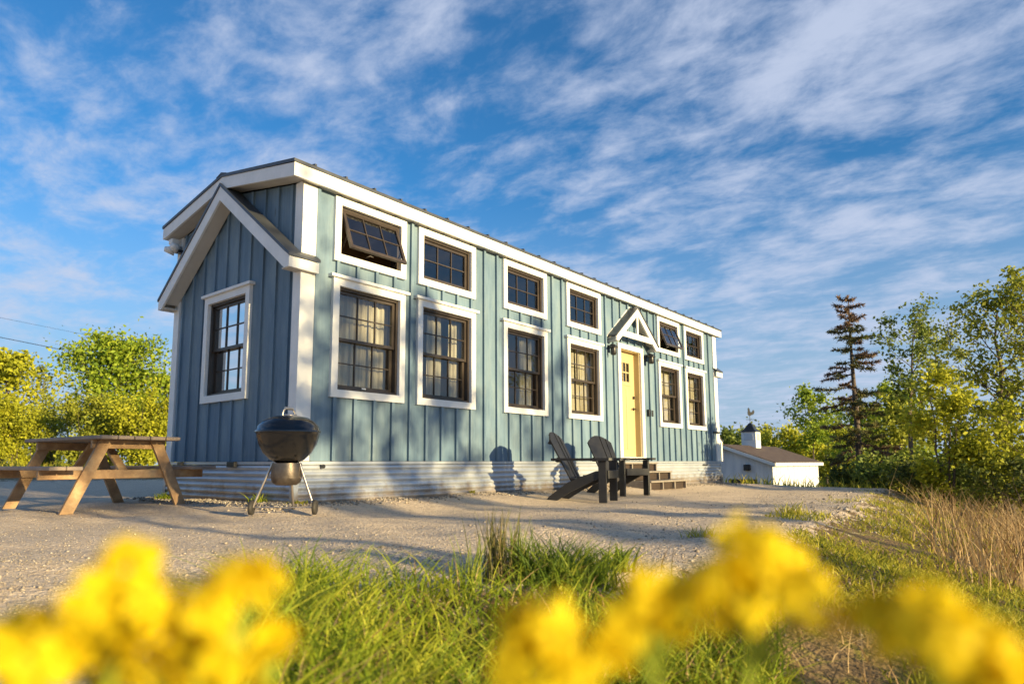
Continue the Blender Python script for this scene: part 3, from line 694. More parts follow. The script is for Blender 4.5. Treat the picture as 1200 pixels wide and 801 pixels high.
for i, p in enumerate(feet):
    tp = Vector((p.x*.42, p.y*.42, rz0-.265)); bt = Vector((p.x, p.y, .045))
    m = MB(); m.tube([tp, bt], .0115, 10); lg = m.build('leg', M['alu'], gr)
    if i == 2:
        MB().tube([Vector((p.x*.985,p.y*.985,.055)), Vector((p.x*1.02,p.y*1.02,.0))], .016, 10).build('leg_cap', M['rubber'], lg)
ax = (feet[1]-feet[0]).normalized()
for p in feet[:2]:
    m = MB(); c = Vector((p.x,p.y,.068)); m.tube([c-ax*.018, c-ax*.014, c+ax*.014, c+ax*.018], [.055,.066,.066,.055], 24); m.build('wheel', M['rubber'], gr)
m = MB(); m.tube([feet[0]+Vector((0,0,.068)), feet[1]+Vector((0,0,.068))], .006); m.build('axle', M['alu'], gr)
m = MB(); pr = [Vector((feet[i].x*.62, feet[i].y*.62, .33)) for i in range(3)]
for i in range(3): m.tube([pr[i], pr[(i+1)%3]], .004)
m.build('leg_wire', M['alu'], gr)

# ------------------------------------------------------------------ picnic table
tz = float(gz(-1.15,1.7))
tb = thing('picnic_table', 'weathered brown wooden picnic table with attached benches', 'picnic table', (-1.156,1.918,tz+.003), 1.648)
Lh, w2 = .918, .39
m = MB()
for i in range(5):
    v = -w2+.078+(2*w2-.156)*i/4; m.bar((-Lh,v,.722),(Lh,v,.722),.148,.036,(0,0,1),.006)
m.build('tabletop', M['tabletop'], tb)
for s in (-1, 1):
    m = MB()
    for v in (.625, .775): m.bar((-Lh,s*v*.95,.425),(Lh,s*v*.95,.425),.138,.036,(0,0,1),.006)
    m.build('bench', M['tabletop'], tb)
for e in (-1, 1):
    x = e*.69
    for s in (-1, 1):
        m = MB(); m.prism([(s*.615,0),(s*.50,0),(s*.19,.70),(s*.305,.70)], (x-.019, x+.019), 0); m.build('leg', M['table'], tb)
    m = MB(); m.bar((x-e*.04,-.80,.365),(x-e*.04,.80,.365),.038,.088,(0,0,1),.005); m.build('crossbar', M['table'], tb)
    m = MB(); m.bar((x,-.35,.66),(x,.35,.66),.038,.07) if False else m.bar((x-e*.04,-.36,.66),(x-e*.04,.36,.66),.038,.085); m.build('top_cleat', M['table'], tb)
    m = MB(); m.bar((x-e*.10,0,.365),(e*.14,0,.69),.085,.036,(0,0,1)); m.build('brace', M['table'], tb)

# ------------------------------------------------------------------ shed
sc = at(905,541,32); sx, sy = sc[0], sc[1]; SL, SWD = 8.4, 4.8; se = float(sc[2]); sg = se-2.4
sh = thing('white_shed', 'low white wooden shed with a brown roof and cupola beyond the gravel yard', 'shed', (sx,sy,sg))
eh = 2.4; rh = eh+.86
w = MB(); w.prism([(0,0-.6),(SWD,-.6),(SWD,eh),(SWD/2,rh-.05),(0,eh)], (0,SL), 0)
for i in range(1, 28): w.box((i*.3-.012,-.012,-.5),(i*.3+.012,.002,eh-.05))
w.build('wall', M['shedwhite'], sh)
w = MB()
for s in (-1, 1):
    ye = SWD/2+s*(SWD/2+.22); w.prism([(SWD/2,rh+.06),(ye,eh-.02),(ye,eh-.08),(SWD/2,rh)], (-.25,SL+.25), 0)
srf = w.build('roof', M['shingle'], sh)
w = MB()
for X0 in (-.28, SL+.251):
    for s in (-1, 1):
        ye = SWD/2+s*(SWD/2+.21); w.prism([(SWD/2,rh+.02),(ye,eh-.06),(ye,eh-.22),(SWD/2,rh-.14)], (X0,X0+.029), 0)
w.box((-.25,-.24,eh-.2),(SL+.25,-.221,eh-.04)); w.build('fascia', M['white'], srf)
w = MB(); w.bevbox((-.03,.75,.9),(-.002,2.2,1.55),.01); w.build('vent_opening', M['black'], sh)
w = MB(); w.bevbox((-.22,1.05,1.98),(-.002,1.35,2.28),.03); w.build('wall_lamp', M['black'], sh)
w = MB(); cx, cy, cw = 4.25, SWD/2, .40
w.box((cx-cw,cy-cw,rh-.3),(cx+cw,cy+cw,rh+.82)); cp = w.build('cupola', M['white'], srf)
w = MB(); w.lathe([(.42*1.55,rh+.82),(.40,rh+.98),(.14,rh+1.28),(.02,rh+1.36)],(cx,cy,0),4,False)
w.v = [(cx+(v[0]-cx)*math.cos(R(45))-(v[1]-cy)*math.sin(R(45)), cy+(v[0]-cx)*math.sin(R(45))+(v[1]-cy)*math.cos(R(45)), v[2]) for v in w.v]; w.build('cupola_roof', M['black'], srf)
w = MB()
for s in (-1,1): w.box((cx+s*(cw+.003)-.01,cy-.25,rh+.35),(cx+s*(cw+.003)+.01,cy+.25,rh+.72)); w.box((cx-.25,cy+s*(cw+.003)-.01,rh+.35),(cx+.25,cy+s*(cw+.003)+.01,rh+.72))
w.build('louver', M['galv'], srf)
vn = thing('weather_vane', 'black rooster weather vane on top of the shed cupola', 'weather vane', (sx+cx, sy+cy, sg+rh+1.34), -.87); vn.scale = (.78,.78,.78)
w = MB(); w.tube([(0,0,0),(0,0,.62)],.022); w.tube([(-.3,0,.24),(.3,0,.24)],.016); w.tube([(0,-.3,.24),(0,.3,.24)],.016); w.build('spindle', M['black'], vn)
cock = [(-.02,.50),(.10,.52),(.16,.62),(.17,.78),(.13,.92),(.17,.98),(.13,1.0),(.16,1.07),(.10,1.06),(.07,1.12),(.03,1.06),(-.02,.98),(-.02,.88),(-.08,.78),(-.18,.80),(-.28,.95),(-.36,.92),(-.38,.80),(-.34,.66),(-.24,.60),(-.12,.56)]
w = MB(); w.prism([(-a*.9, b) for a, b in cock], (-.015,.015), 1); w.build('rooster', M['black'], vn)

# ------------------------------------------------------------------ vegetation
def leaf_quads(C, size, r, aspect=.62, flat=.0):
    n = len(C); a = r.normal(size=(n,3)); a /= np.linalg.norm(a,axis=1)[:,None]
    b = r.normal(size=(n,3)); b -= a*(a*b).sum(1)[:,None]; b /= np.linalg.norm(b,axis=1)[:,None]
    s = size*r.uniform(.65,1.35,(n,1)); nrm = np.cross(a,b)
    V = np.stack([C-a*s, C-b*s*aspect+nrm*s*.15, C+a*s, C+b*s*aspect+nrm*s*.15], 1)
    F = np.arange(n*4).reshape(n,4); return V.reshape(-1,3), F
def tree(name, label, base, H, cr, cb, nleaf, lsize, seed, leaf, bark='bark', trunk=.09, limbs=14, spread=.17, lean=(0,0), up=(20,55), group=None, cat='tree', stems=1, shape='round', twigs=5):
    H = H*.92; r = np.random.RandomState(seed); rr = random.Random(seed)
    t = thing(name, label, cat, tuple(base), 0, group)
    wood = MB(); clumps = []
    for st in range(stems):
        a0 = rr.uniform(0,6.28); sp = (cr*.35 if stems > 1 else 0); ox, oy = .12*math.cos(a0)*(stems>1), .12*math.sin(a0)*(stems>1)
        hh = H*(1 if st == 0 else rr.uniform(.7,.98)); K = 7; tp = []
        px_, py_ = ox, oy
        for k in range(K+1):
            f = k/K; tp.append(Vector((ox+lean[0]*f+sp*math.cos(a0)*f+rr.uniform(-1,1)*.018*H*f*(k<K), oy+lean[1]*f+sp*math.sin(a0)*f+rr.uniform(-1,1)*.018*H*f*(k<K), hh*f*.97-.25*(k==0))))
        wood.tube(tp, [trunk/(stems**.4)*(1-.85*k/K) for k in range(K+1)], 8)
        nl = max(3, limbs//stems)
        for i in range(nl):
            f = cb+(1-cb)*((i+rr.uniform(0,.8))/nl); f = min(f,.985); q = f*K; k = int(q); p = tp[k].lerp(tp[min(k+1,K)], q-k)
            g = (f-cb)/(1-cb)
            prof = {'round': math.sin(math.pi*(.12+.82*g))**.7, 'cone': 1.05-.9*g, 'vase': .45+.6*g if g < .75 else 1.6-1.15*g+.1}[shape]
            L = cr*prof*rr.uniform(.7,1.12); az = i*2.4+rr.uniform(-.5,.5)+seed; el = R(rr.uniform(*up))*(.6+.6*g)
            d = Vector((math.cos(az)*math.cos(el), math.sin(az)*math.cos(el), math.sin(el)))
            pts = [p]; dd = d.copy()
            for s in range(4):
                dd = (dd+Vector((rr.uniform(-.2,.2),rr.uniform(-.2,.2),rr.uniform(-.02,.22)))).normalized(); pts.append(pts[-1]+dd*L/4)
            r0 = max(.008, trunk*(1-.8*f)*.45); wood.tube(pts, [r0*(1-.2*s) for s in range(5)], 5, False)
            for s in (2,3,4): clumps.append((pts[s], L*spread))
            for j in range(twigs):
                s = rr.uniform(1,4); k2 = int(s); b0 = pts[k2].lerp(pts[min(k2+1,4)], s-k2)
                td = (dd+Vector((rr.uniform(-1.1,1.1),rr.uniform(-1.1,1.1),rr.uniform(-.4,.7)))).normalized(); tl = L*rr.uniform(.2,.45)
                e = b0+td*tl; wood.tube([b0, b0+td*tl*.5+Vector((0,0,.02)), e], [r0*.4,r0*.3,r0*.15], 4, False)
                clumps.append((b0+td*tl*.6, L*spread*.9)); clumps.append((e, L*spread))
    wood.build('trunk', M[bark], t, fix=False)
    C = np.array([c[0][:] for c in clumps]); sg_ = np.array([c[1] for c in clumps])
    wgt = r.uniform(.25,1.5,len(C)); wgt /= wgt.sum()
    pick = r.choice(len(C), nleaf, p=wgt); P = C[pick]+r.normal(size=(nleaf,3))*sg_[pick][:,None]*np.array([1,1,.75])
    V, F = leaf_quads(P, lsize, r); np_mesh('crown', V, F, M[leaf], t)
    return t
def gbase(x, y, d): p = at(x, y, d); return (p[0], p[1], float(gz(p[0], p[1])))
def htop(b, py, d): return float(at(600, py, d)[2]) - b[2]

# --- right side
def spruce(base, H, label):
    r = random.Random(4); nr = np.random.RandomState(4); t = thing('spruce_tree', label, 'tree', base)
    wood = MB(); wood.tube([(0,0,-.3),(.02,0,H*.4),(-.02,.01,H*.7),(0,0,H)], [.11,.08,.045,.012], 9)
    A = []; Bq = []; z = H*.2
    def needles(dst, p0, p1, n, ln):
        p0, p1 = np.array(p0), np.array(p1)
        for _ in range(n):
            f = r.random(); c = p0+(p1-p0)*f; dv = (p1-p0)/np.linalg.norm(p1-p0)*.7+nr.normal(size=3)*.6; dv /= np.linalg.norm(dv)
            sd = np.cross(dv, nr.normal(size=3)); sd /= np.linalg.norm(sd); l = ln*r.uniform(.6,1.3); w_ = .012
            dst.append([c-sd*w_, c+sd*w_, c+dv*l+sd*w_*.5, c+dv*l-sd*w_*.5])
    while z < H*.985:
        f = z/H; nb = 5 if f < .9 else 4
        for b in range(nb):
            if r.random() < (.36 if f < .6 else (.33 if f < .8 else .08)): continue
            az = r.uniform(0,6.28); L = (1-f)**.6*H*.18+.17; L *= r.uniform(.55,1.2)
            if .62 < f < .8: L *= .85
            el = R(-12+45*max(0,f-.55)+r.uniform(-10,10)); dv = Vector((math.cos(az)*math.cos(el),math.sin(az)*math.cos(el),math.sin(el)))
            p = Vector((0,0,z)); pts = [p, p+dv*L*.5+Vector((0,0,-.04*L)), p+dv*L+Vector((0,0,.05*L))]; wood.tube(pts, [.018,.012,.004], 5, False)
            dst = Bq if (f > .86 or r.random() < .3) else A
            n = int(60*L+16)
            needles(dst, pts[0].lerp(pts[1],.35), pts[1], n//2, .10); needles(dst, pts[1], pts[2], n, .11)
            for k in range(int(5*L+2)):
                s = r.uniform(.3,1); q = pts[0].lerp(pts[1],2*s) if s < .5 else pts[1].lerp(pts[2],2*s-1)
                sd = Vector((-dv.y,dv.x,r.uniform(-.5,.1)))*(1 if k%2 else -1)+dv*.8; sd.normalize(); e = q+sd*L*.3*r.uniform(.5,1.1); wood.tube([q,e],[.006,.003],4,False); needles(dst, q, e, int(n*.28)+4, .09)
        z += H*.03
    wood.build('trunk', M['bark'], t, fix=False)
    for nm, a, mt in (('crown', A, 'needle'), ('dead_top', Bq, 'needle_brown')):
        V = np.array(a).reshape(-1,3); np_mesh(nm, V, np.arange(len(V)).reshape(-1,4), M[mt], t)
    return t
b = gbase(1010,578,19); spruce(b, htop(b,342,19), 'tall sparse spruce with a browning top, standing right of the shed')
TR = 'broadleaf trees at the edge of the yard'
b = gbase(955,560,44); tree('slender_tree', 'small pale green tree with a thin trunk just right of the shed', b, htop(b,452,44), 2.0, .42, 2600, .11, 21, 'leaf_maple', 'bark', .075, 12, .2, group=TR)
b = gbase(1066,575,17.5); tree('alder_tree', 'slim leaning tree with thin dark foliage right of the spruce', b, htop(b,362,17.5), 1.4, .50, 2700, .05, 22, 'leaf_green', 'bark', .075, 18, .12, lean=(.25,-.35), group=TR, shape='vase')
b = gbase(1112,575,19.5); tree('alder_tree', 'thin open crowned tree behind the bright yellow bush', b, htop(b,365,19.5), 1.3, .52, 2000, .05, 23, 'leaf_olive', 'bark', .06, 16, .12, group=TR, shape='vase')
b = gbase(1180,590,13.5); tree('poplar_tree', 'tall yellow green tree with a dark trunk at the right edge', b, htop(b,325,13.5), 1.35, .42, 3000, .045, 24, 'leaf_olive', 'bark', .085, 22, .12, lean=(.35,-.15), group=TR)
b = gbase(1235,590,13.0); tree('poplar_tree', 'tall yellow green tree half out of the frame at right', b, htop(b,300,13), 1.4, .38, 3000, .045, 25, 'leaf_olive', 'bark', .085, 20, .12, group=TR)
BS = 'spring bushes at the edge of the yard'
bushes = [ (1108,12.5,420,.85,'leaf_yellow',4200,'bright yellow green bush between the leaning tree and the right edge'),
 (1155,17,452,1.0,'leaf_olive',2800,'olive leaved bush behind the poplar trunk'),
 (1050,20,470,1.3,'leaf_olive',3200,'olive green bush right behind the spruce trunk'),
 (990,44,506,2.2,'leaf_yellow',2800,'yellow bush between the slender tree and the spruce'),
 (935,50,508,2.6,'leaf_yellow',3200,'low yellow green bush behind the shed roof'),
 (905,56,508,2.4,'leaf_olive',2600,'olive bush far behind the shed cupola'),
 (1022,27,430,1.5,'leaf_maple',3200,'tall pale green bush showing through the spruce branches'),
 (1075,24,440,1.5,'leaf_maple',3000,'pale green bush behind the leaning tree'),
 (1205,11.5,475,.9,'leaf_yellow',2600,'yellow bush at the far right edge below the poplar')]
for i, (x, dd, top, cr, lf, nl, lab) in enumerate(bushes):
    b = gbase(x, 570, dd); tree('bush', lab, b, htop(b,top,dd), cr, .12, nl, .0027*dd+.012, 40+i, lf, 'bark', .04, 15, .2, group=BS, cat='bush', stems=3, up=(25,65))
US = 'dark shrubs under the trees'
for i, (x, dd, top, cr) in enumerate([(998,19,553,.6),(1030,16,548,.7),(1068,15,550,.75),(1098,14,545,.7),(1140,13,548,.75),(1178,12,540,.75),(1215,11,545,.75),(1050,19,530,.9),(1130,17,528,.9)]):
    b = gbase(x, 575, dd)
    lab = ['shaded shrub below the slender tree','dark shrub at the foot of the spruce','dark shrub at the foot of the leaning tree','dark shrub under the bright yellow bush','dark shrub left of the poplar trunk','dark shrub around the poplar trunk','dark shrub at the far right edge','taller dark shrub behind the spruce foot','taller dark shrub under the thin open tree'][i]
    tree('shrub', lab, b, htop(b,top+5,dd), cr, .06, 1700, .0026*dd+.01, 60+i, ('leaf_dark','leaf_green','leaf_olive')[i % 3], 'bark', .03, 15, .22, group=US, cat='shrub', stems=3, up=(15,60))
# --- far dark trees behind the shed
for i, (x, dd, top, cr, lab) in enumerate([(856,62,507,2.0,'small dark tree far off beside the house end'),(872,66,505,2.2,'round dark tree far off left of the cupola'),(1000,60,505,3.0,'far tree between the spruce and the slender tree'),(968,58,498,2.6,'far dark tree behind the slender tree')]):
    b = gbase(x,545,dd); tree('far_tree', lab, b, htop(b,top,dd), cr, .15, 2000, .16, 80+i, 'leaf_green', 'bark', .12, 14, .24, group='far trees beyond the shed')
# --- left side
LT = 'trees and bushes behind the picnic table'
b = gbase(130,515,38); tree('maple_tree', 'round bright green maple behind the picnic table', b, htop(b,396,38), 3.1, .2, 11000, .12, 31, 'leaf_maple', 'bark', .16, 26, .17, group=LT)
b = gbase(2,515,33); tree('willow_tree', 'yellow tree cut by the left edge of the picture', b, htop(b,405,33), 2.1, .15, 5200, .11, 32, 'leaf_yellow', 'bark', .12, 20, .19, group=LT)
b = gbase(38,515,36); tree('birch_tree', 'nearly bare pale birch between the yellow tree and the maple', b, htop(b,420,36), 1.2, .3, 900, .09, 33, 'leaf_olive', 'palebark', .07, 18, .2, group=LT)
b = gbase(196,515,42); tree('maple_tree', 'green maple half hidden by the house corner', b, htop(b,428,42), 2.0, .2, 4200, .12, 34, 'leaf_maple', 'bark', .12, 18, .19, group=LT)
lb = [(-30,27,446,'yellow bush beyond the left edge'),(22,28,462,'yellow bush left of the bare birch'),(62,29,452,'olive bush right of the bare birch'),(98,27,450,'yellow olive bush in front of the maple trunk'),(135,28,455,'yellow bush right of the maple trunk'),(165,26,448,'dense yellow bush left of the house corner'),(200,27,462,'yellow bush touching the house corner'),(240,30,455,'bush hidden behind the house corner')]
for i, (x, dd, top, lab) in enumerate(lb):
    b = gbase(x, 515, dd); tree('bush', lab, b, htop(b,top+13,dd), 1.5, .04, 6000, .06, 100+i, 'leaf_olive' if i in (2,3) else 'leaf_yellow', 'bark', .04, 18, .2, group=LT, cat='bush', stems=4, up=(15,65))
# --- trees behind the viewer that throw the long shadows
SH = 'trees behind the viewer that shade the yard'
tree('shade_tree', 'tree behind the viewer throwing a long shadow over the gravel', (-1.45,-20,float(gz(-1.45,-20))), 9.0, 2.2, .66, 3400, .075, 51, 'leaf_green', 'bark', .14, 14, .2, group=SH)
tree('shade_tree', 'thin tree behind the viewer dappling the house wall', (1.95,-20,float(gz(1.95,-20))), 8.6, 1.3, .60, 1500, .085, 52, 'leaf_green', 'bark', .085, 12, .2, group=SH)
tree('shade_tree', 'thin tree behind the viewer dappling the house corner', (.55,-23,float(gz(.55,-23))), 9.2, 1.2, .60, 1400, .085, 53, 'leaf_green', 'bark', .05, 12, .2, group=SH)

tree('shade_tree', 'thin tree behind the viewer dappling the wall left of the chairs', (4.1,-26,float(gz(4.1,-26))), 10.2, 1.3, .65, 1000, .085, 54, 'leaf_green', 'bark', .05, 12, .2, group=SH)
# distant woods all round
rw = np.random.RandomState(9); az = rw.uniform(-1.0, 2.6, 26000); dd_ = rw.uniform(70, 95, 26000)
xw = CAM[0]+dd_*np.sin(az); yw = CAM[1]+dd_*np.cos(az); top = 3.6+1.3*np.sin(az*23)+.9*np.sin(az*57+1)+.7*np.sin(az*131)
zw = gz(xw, yw)+top*rw.uniform(0,1,26000)**.8+rw.normal(0,.25,26000)
V, F = leaf_quads(np.stack([xw,yw,zw],-1), .34, rw); o = np_mesh('distant_woods', V, F, M['leaf_olive']); stuff(o); o['label'] = 'low line of distant woods along the horizon'; o['category'] = 'woods'
# ------------------------------------------------------------------ grass
def blades(P, h, w, bend, r, seg=3):
    n = len(P); a = r.uniform(0,6.28,n); dx = np.cos(a); dy = np.sin(a); sx_, sy_ = -dy, dx
    tw = r.uniform(0,6.28,n); lean = np.stack([np.cos(tw), np.sin(tw)],-1)*(bend*h*r.uniform(.2,1.6,n))[:,None]
    V = np.zeros((n, 2*(seg+1), 3))
    for k in range(seg+1):
        f = k/seg; ww = w*(1-f)**.7*.5+.0004
        c = P.copy(); c[:,:2] += lean*f**1.8; c[:,2] += h*f*(1-.25*bend*f)
        V[:,2*k,0] = c[:,0]+sx_*ww; V[:,2*k,1] = c[:,1]+sy_*ww; V[:,2*k,2] = c[:,2]
        V[:,2*k+1,0] = c[:,0]-sx_*ww; V[:,2*k+1,1] = c[:,1]-sy_*ww; V[:,2*k+1,2] = c[:,2]
    f0 = np.array([(2*k,2*k+1,2*k+3,2*k+2) for k in range(seg)])
    F = f0[None]+(np.arange(n)*2*(seg+1))[:,None,None]; return V.reshape(-1,3), F.reshape(-1,4)
def scatter(n, d0, d1, u0, u1, r, pw=1.0):
    d = d0*(d1/d0)**(r.uniform(0,1,n)**pw); u = r.uniform(u0,u1,n); return CAM[0]+d*(FW[0]+RT[0]*u), CAM[1]+d*(FW[1]+RT[1]*u), d
r = np.random.RandomState(77)
# lush foreground grass
x, y, d = scatter(14500, .7, 2.9, -.42, .42, r)
s = np.interp(x, GX, GY)-y
ok = (s > -.12+.15*np.sin(3*x)+r.normal(0,.06,len(x))) & (s < 1.6) & (y > -5.75)
# thinner towards the right, where soil shows
ok &= (r.uniform(size=len(x)) < 1-.45*sstep(-1.75,-1.0,x))
x, y = x[ok], y[ok]; h = r.uniform(.06,.27,len(x))*(.8+.35*np.sin(2.1*x+1)*np.sin(2.7*y)); P = np.stack([x,y,gz(x,y)-.01],-1)
V, F = blades(P, h, .0085, .95, r, 4); o = np_mesh('lush_grass', V, F, M['grass']); stuff(o); o['label'] = 'lush green grass in the foreground at the gravel edge'; o['category'] = 'grass'
x, y, d = scatter(1500, .8, 3.2, -.42, .6, r)
s = np.interp(x, GX, GY)-y; ok = (s > -.15) & (y > -5.75); x, y = x[ok], y[ok]
V, F = blades(np.stack([x,y,gz(x,y)-.01],-1), r.uniform(.05,.24,len(x)), .006, 1.1, r, 4); o = np_mesh('dead_grass', V, F, M['straw']); stuff(o); o['label'] = 'bent dead straw blades mixed into the foreground grass'; o['category'] = 'grass'
# bank cover, low mossy grass
x, y, d = scatter(80000, 1.6, 14, .08, .95, r)
s = np.interp(x, GX, GY)-y
nz = np.sin(1.7*x+.6)*np.sin(2.3*y+1)+.6*np.sin(4.1*x+2*y)+.4*np.sin(7*y-3*x)
ok = (s > .05+.35*r.uniform(size=len(x))-.55*sstep(.2,1.1,nz)*sstep(-1,1.5,x)) & (nz > -.55+r.normal(0,.35,len(x)))
x, y, d, s = x[ok], y[ok], d[ok], s[ok]; h = r.uniform(.02,.075,len(x)); P = np.stack([x,y,gz(x,y)-.005],-1)
V, F = blades(P, h, .005+.0011*d.mean(), .8, r, 2); o = np_mesh('bank_grass', V, F, M['bankgrass']); stuff(o); o['label'] = 'low yellow green moss and grass covering the bank on the right'; o['category'] = 'grass'
# dead reeds on the bank
x, y, d = scatter(4300, 4.2, 12, .50, .98, r)
s = np.interp(x, GX, GY)-y
ok = (s > .55+.5*np.sin(1.3*x)*.5+r.uniform(0,.8,len(x))) & (np.sin(2.2*x)*np.sin(2.9*y+.5) > -.35)
x, y = x[ok], y[ok]; h = r.uniform(.15,.66,len(x)); P = np.stack([x,y,gz(x,y)-.02],-1)
V, F = blades(P, h, .009, .5, r); o = np_mesh('dry_reeds', V, F, M['straw']); stuff(o); o['label'] = 'dry straw coloured reeds standing on the bank at right'; o['category'] = 'reeds'
# strip of weeds by the shed and far field edge
x = r.uniform(13,29,4000); y = r.uniform(-4.5,4,4000)
P = np.stack([x,y,gz(x,y)-.02],-1); V, F = blades(P, r.uniform(.1,.38,len(x)), .03, .5, r, 2); o = np_mesh('meadow_grass', V, F, M['bankgrass']); stuff(o); o['label'] = 'rough green grass in front of the white shed'; o['category'] = 'grass'
x = r.uniform(-14,6,9000); y = r.uniform(17,30,9000); P = np.stack([x,y,gz(x,y)-.02],-1); V, F = blades(P, r.uniform(.15,.6,len(x)), .05, .5, r, 2); o = np_mesh('field_grass', V, F, M['bankgrass']); stuff(o); o['label'] = 'rough yellow grass below the bushes on the left'; o['category'] = 'grass'

# single tufts at the edge of the gravel
TG = 'grass tufts along the gravel edge'
def tuft(px_, py_, d_, n, hmin, hmax, rad, w_, bend, mt, seed, label, name='grass_tuft'):
    rr = np.random.RandomState(seed); p = at(px_, py_, d_); z = float(gz(p[0], p[1])); t = tag(None or bpy.data.objects.new(name, None), label, 'grass tuft', TG); bpy.data.objects.remove(t)
    q = rr.normal(0, rad, (n,2)); Q = np.stack([q[:,0], q[:,1], np.full(n,-.02)],-1)
    V, F = blades(Q, rr.uniform(hmin,hmax,n), w_, bend, rr, 4); o = np_mesh(name, V, F, M[mt]); o.location = (p[0], p[1], z); tag(o, label, 'grass tuft', TG); return o
tuft(584,690,2.75,150,.14,.36,.035,.006,.14,'rush',1,'upright brownish green rush tuft, the tallest at the gravel edge','rush_tuft')
tuft(606,690,2.8,90,.12,.30,.03,.006,.18,'tuftgrass',2,'upright green tuft just right of the brownish rush')
tuft(650,690,2.75,420,.10,.27,.075,.009,.75,'tuftgrass',3,'broad arching green grass tuft between the rush and the dark plantain')
tuft(690,688,2.8,200,.08,.22,.05,.008,.7,'grass',4,'yellow green arching tuft right of the broad green one')
tuft(728,678,3.0,70,.08,.18,.03,.02,.7,'tuftgrass',5,'dark broad leaved plantain clump right of the tufts','plantain_clump')
tuft(548,700,2.6,60,.10,.26,.03,.005,.25,'tuftgrass',6,'thin tuft left of the brownish rush')
tuft(820,640,4.3,90,.04,.12,.06,.008,.6,'bankgrass',7,'small yellow weed tuft on the bare gravel slope')
tuft(928,615,6.0,80,.06,.18,.06,.01,.5,'bankgrass',8,'small yellow tuft on the gravel in front of the shed')
for i, (xx, yy, lab) in enumerate([(-.12,.45,'green weed at the skirting behind the grill'),(-.10,2.75,'green weed at the back corner of the skirting'),(2.6,-.10,'tiny weed at the foot of the skirting left of the chairs'),(-.06,-.16,'dry weed at the skirting corner behind the grill')]):
    rr = np.random.RandomState(90+i); n = 90; q = rr.normal(0,.05 if i != 2 else .02,(n,2)); Q = np.stack([q[:,0],q[:,1],np.full(n,-.01)],-1)
    V, F = blades(Q, rr.uniform(.04,.16,n)*(1 if i < 2 else .5), .014, .8, rr, 3); o = np_mesh('weed', V, F, M['grass' if i < 2 else 'bankgrass']); o.location = (xx,yy,float(gz(xx,yy))); tag(o, lab, 'weed', 'weeds along the skirting')

# ------------------------------------------------------------------ mustard flowers close to the lens
FG = 'yellow mustard flowers close to the lens'
def petal4(c, nrm, s, rr):
    nrm = nrm.normalized(); a = nrm.orthogonal().normalized(); b = nrm.cross(a); ph = rr.uniform(0,1.57); V = []; F = []
    for k in range(4):
        g = ph+k*math.pi/2; u = a*math.cos(g)+b*math.sin(g); v = nrm.cross(u); i = len(V)
        V += [c, c+u*s*.5-v*s*.32+nrm*s*.18, c+u*s*.95-v*s*.30+nrm*s*.12, c+u*s*1.05+nrm*s*.05, c+u*s*.95+v*s*.30+nrm*s*.12, c+u*s*.5+v*s*.32+nrm*s*.18]; F.append((i,i+1,i+2,i+3,i+4,i+5))
    return V, F
def mustard(px_, py_, d_, rad, nfl, seed, label, tall=1.0):
    rr = random.Random(seed); top = Vector(at(px_, py_, d_)); off = Vector((rr.uniform(-.05,.05), rr.uniform(-.02,.05), 0))
    bx, by = top.x+off.x, top.y+off.y; z = float(gz(bx, by)); t = thing('mustard_plant', label, 'flower', (bx,by,z), 0, FG)
    tp = top-Vector((bx,by,z)); m = MB(); mid = tp*.55+Vector((rr.uniform(-.02,.02),rr.uniform(-.02,.02),0)); m.tube([(0,0,-.02), mid, tp-Vector((0,0,rad*.2))], [.0035,.003,.0018], 7)
    for k in range(5):
        q = Vector((0,0,0)).lerp(mid, .15+.17*k); dv = Vector((rr.uniform(-1,1),rr.uniform(-1,1),.3)).normalized(); e = q+dv*.045; sd = dv.cross(Vector((0,0,1))).normalized()*.010
        m.add([q, q+dv*.02+sd, e, q+dv*.02-sd], [(0,1,2,3)])
    m.build('stem', M['stem'], t, fix=False)
    subs = [Vector((0,0,rad*.25))]
    ns = 2 if rad < .013 else 4
    for k in range(ns):
        g = 6.28*k/ns+rr.uniform(-.5,.5); subs.append(Vector((math.cos(g)*rad*.75, math.sin(g)*rad*.75, rad*rr.uniform(-.75,.15))))
    for q in subs[1:]:
        sb = MB(); sb.tube([tp-Vector((0,0,rad*1.8)), tp+q*.7-Vector((0,0,rad*.6)), tp+q], [.0016,.0013,.001], 5, False); sb.build('stalk', M['stem'], t, fix=False)
    for k in range(nfl):
        q = subs[k % len(subs)]; dv = Vector((rr.gauss(0,1), rr.gauss(0,1), rr.gauss(.35,.8))).normalized(); c = tp+q+dv*rad*.62*rr.uniform(.55,1.05)
        V, F = petal4(c, dv, .0085*rr.uniform(.85,1.25), rr); bl = MB(); bl.add(V, F); bl.tube([c, tp+q-Vector((0,0,rad*.3))], [.0007,.0006], 4, False); bl.build('blossom', M['petal'], t, fix=False)
fl = [(38,765,.23,.016,30,'mustard flower at the left bottom corner of the picture'),(152,682,.24,.0175,50,'tallest and largest mustard flower on the left'),(118,740,.25,.016,30,'mustard flower just below and left of the tallest left one'),
      (278,695,.24,.013,30,'mustard flower head right of the tallest left one'),(225,752,.23,.018,36,'low mustard flower between the two left heads'),(318,760,.25,.008,12,'small mustard flower at the right of the left group'),
      (640,748,.235,.019,44,'mustard flower at the bottom centre in front of the grass'),(762,705,.25,.0165,40,'mustard flower between the centre one and the tall right one'),
      (885,666,.25,.0225,56,'tall mustard flower right of centre before the gravel slope'),(1090,738,.22,.0195,50,'large mustard flower in the right bottom corner'),(1152,768,.23,.0155,32,'mustard flower at the right of the bottom corner pair'),(15,745,.26,.010,14,'small mustard flower touching the left border')]
for i, (x_, y_, d_, ra, nf, lab) in enumerate(fl): mustard(x_, y_, d_, ra*.88, int(nf*.85), 200+i, lab, 1.25)

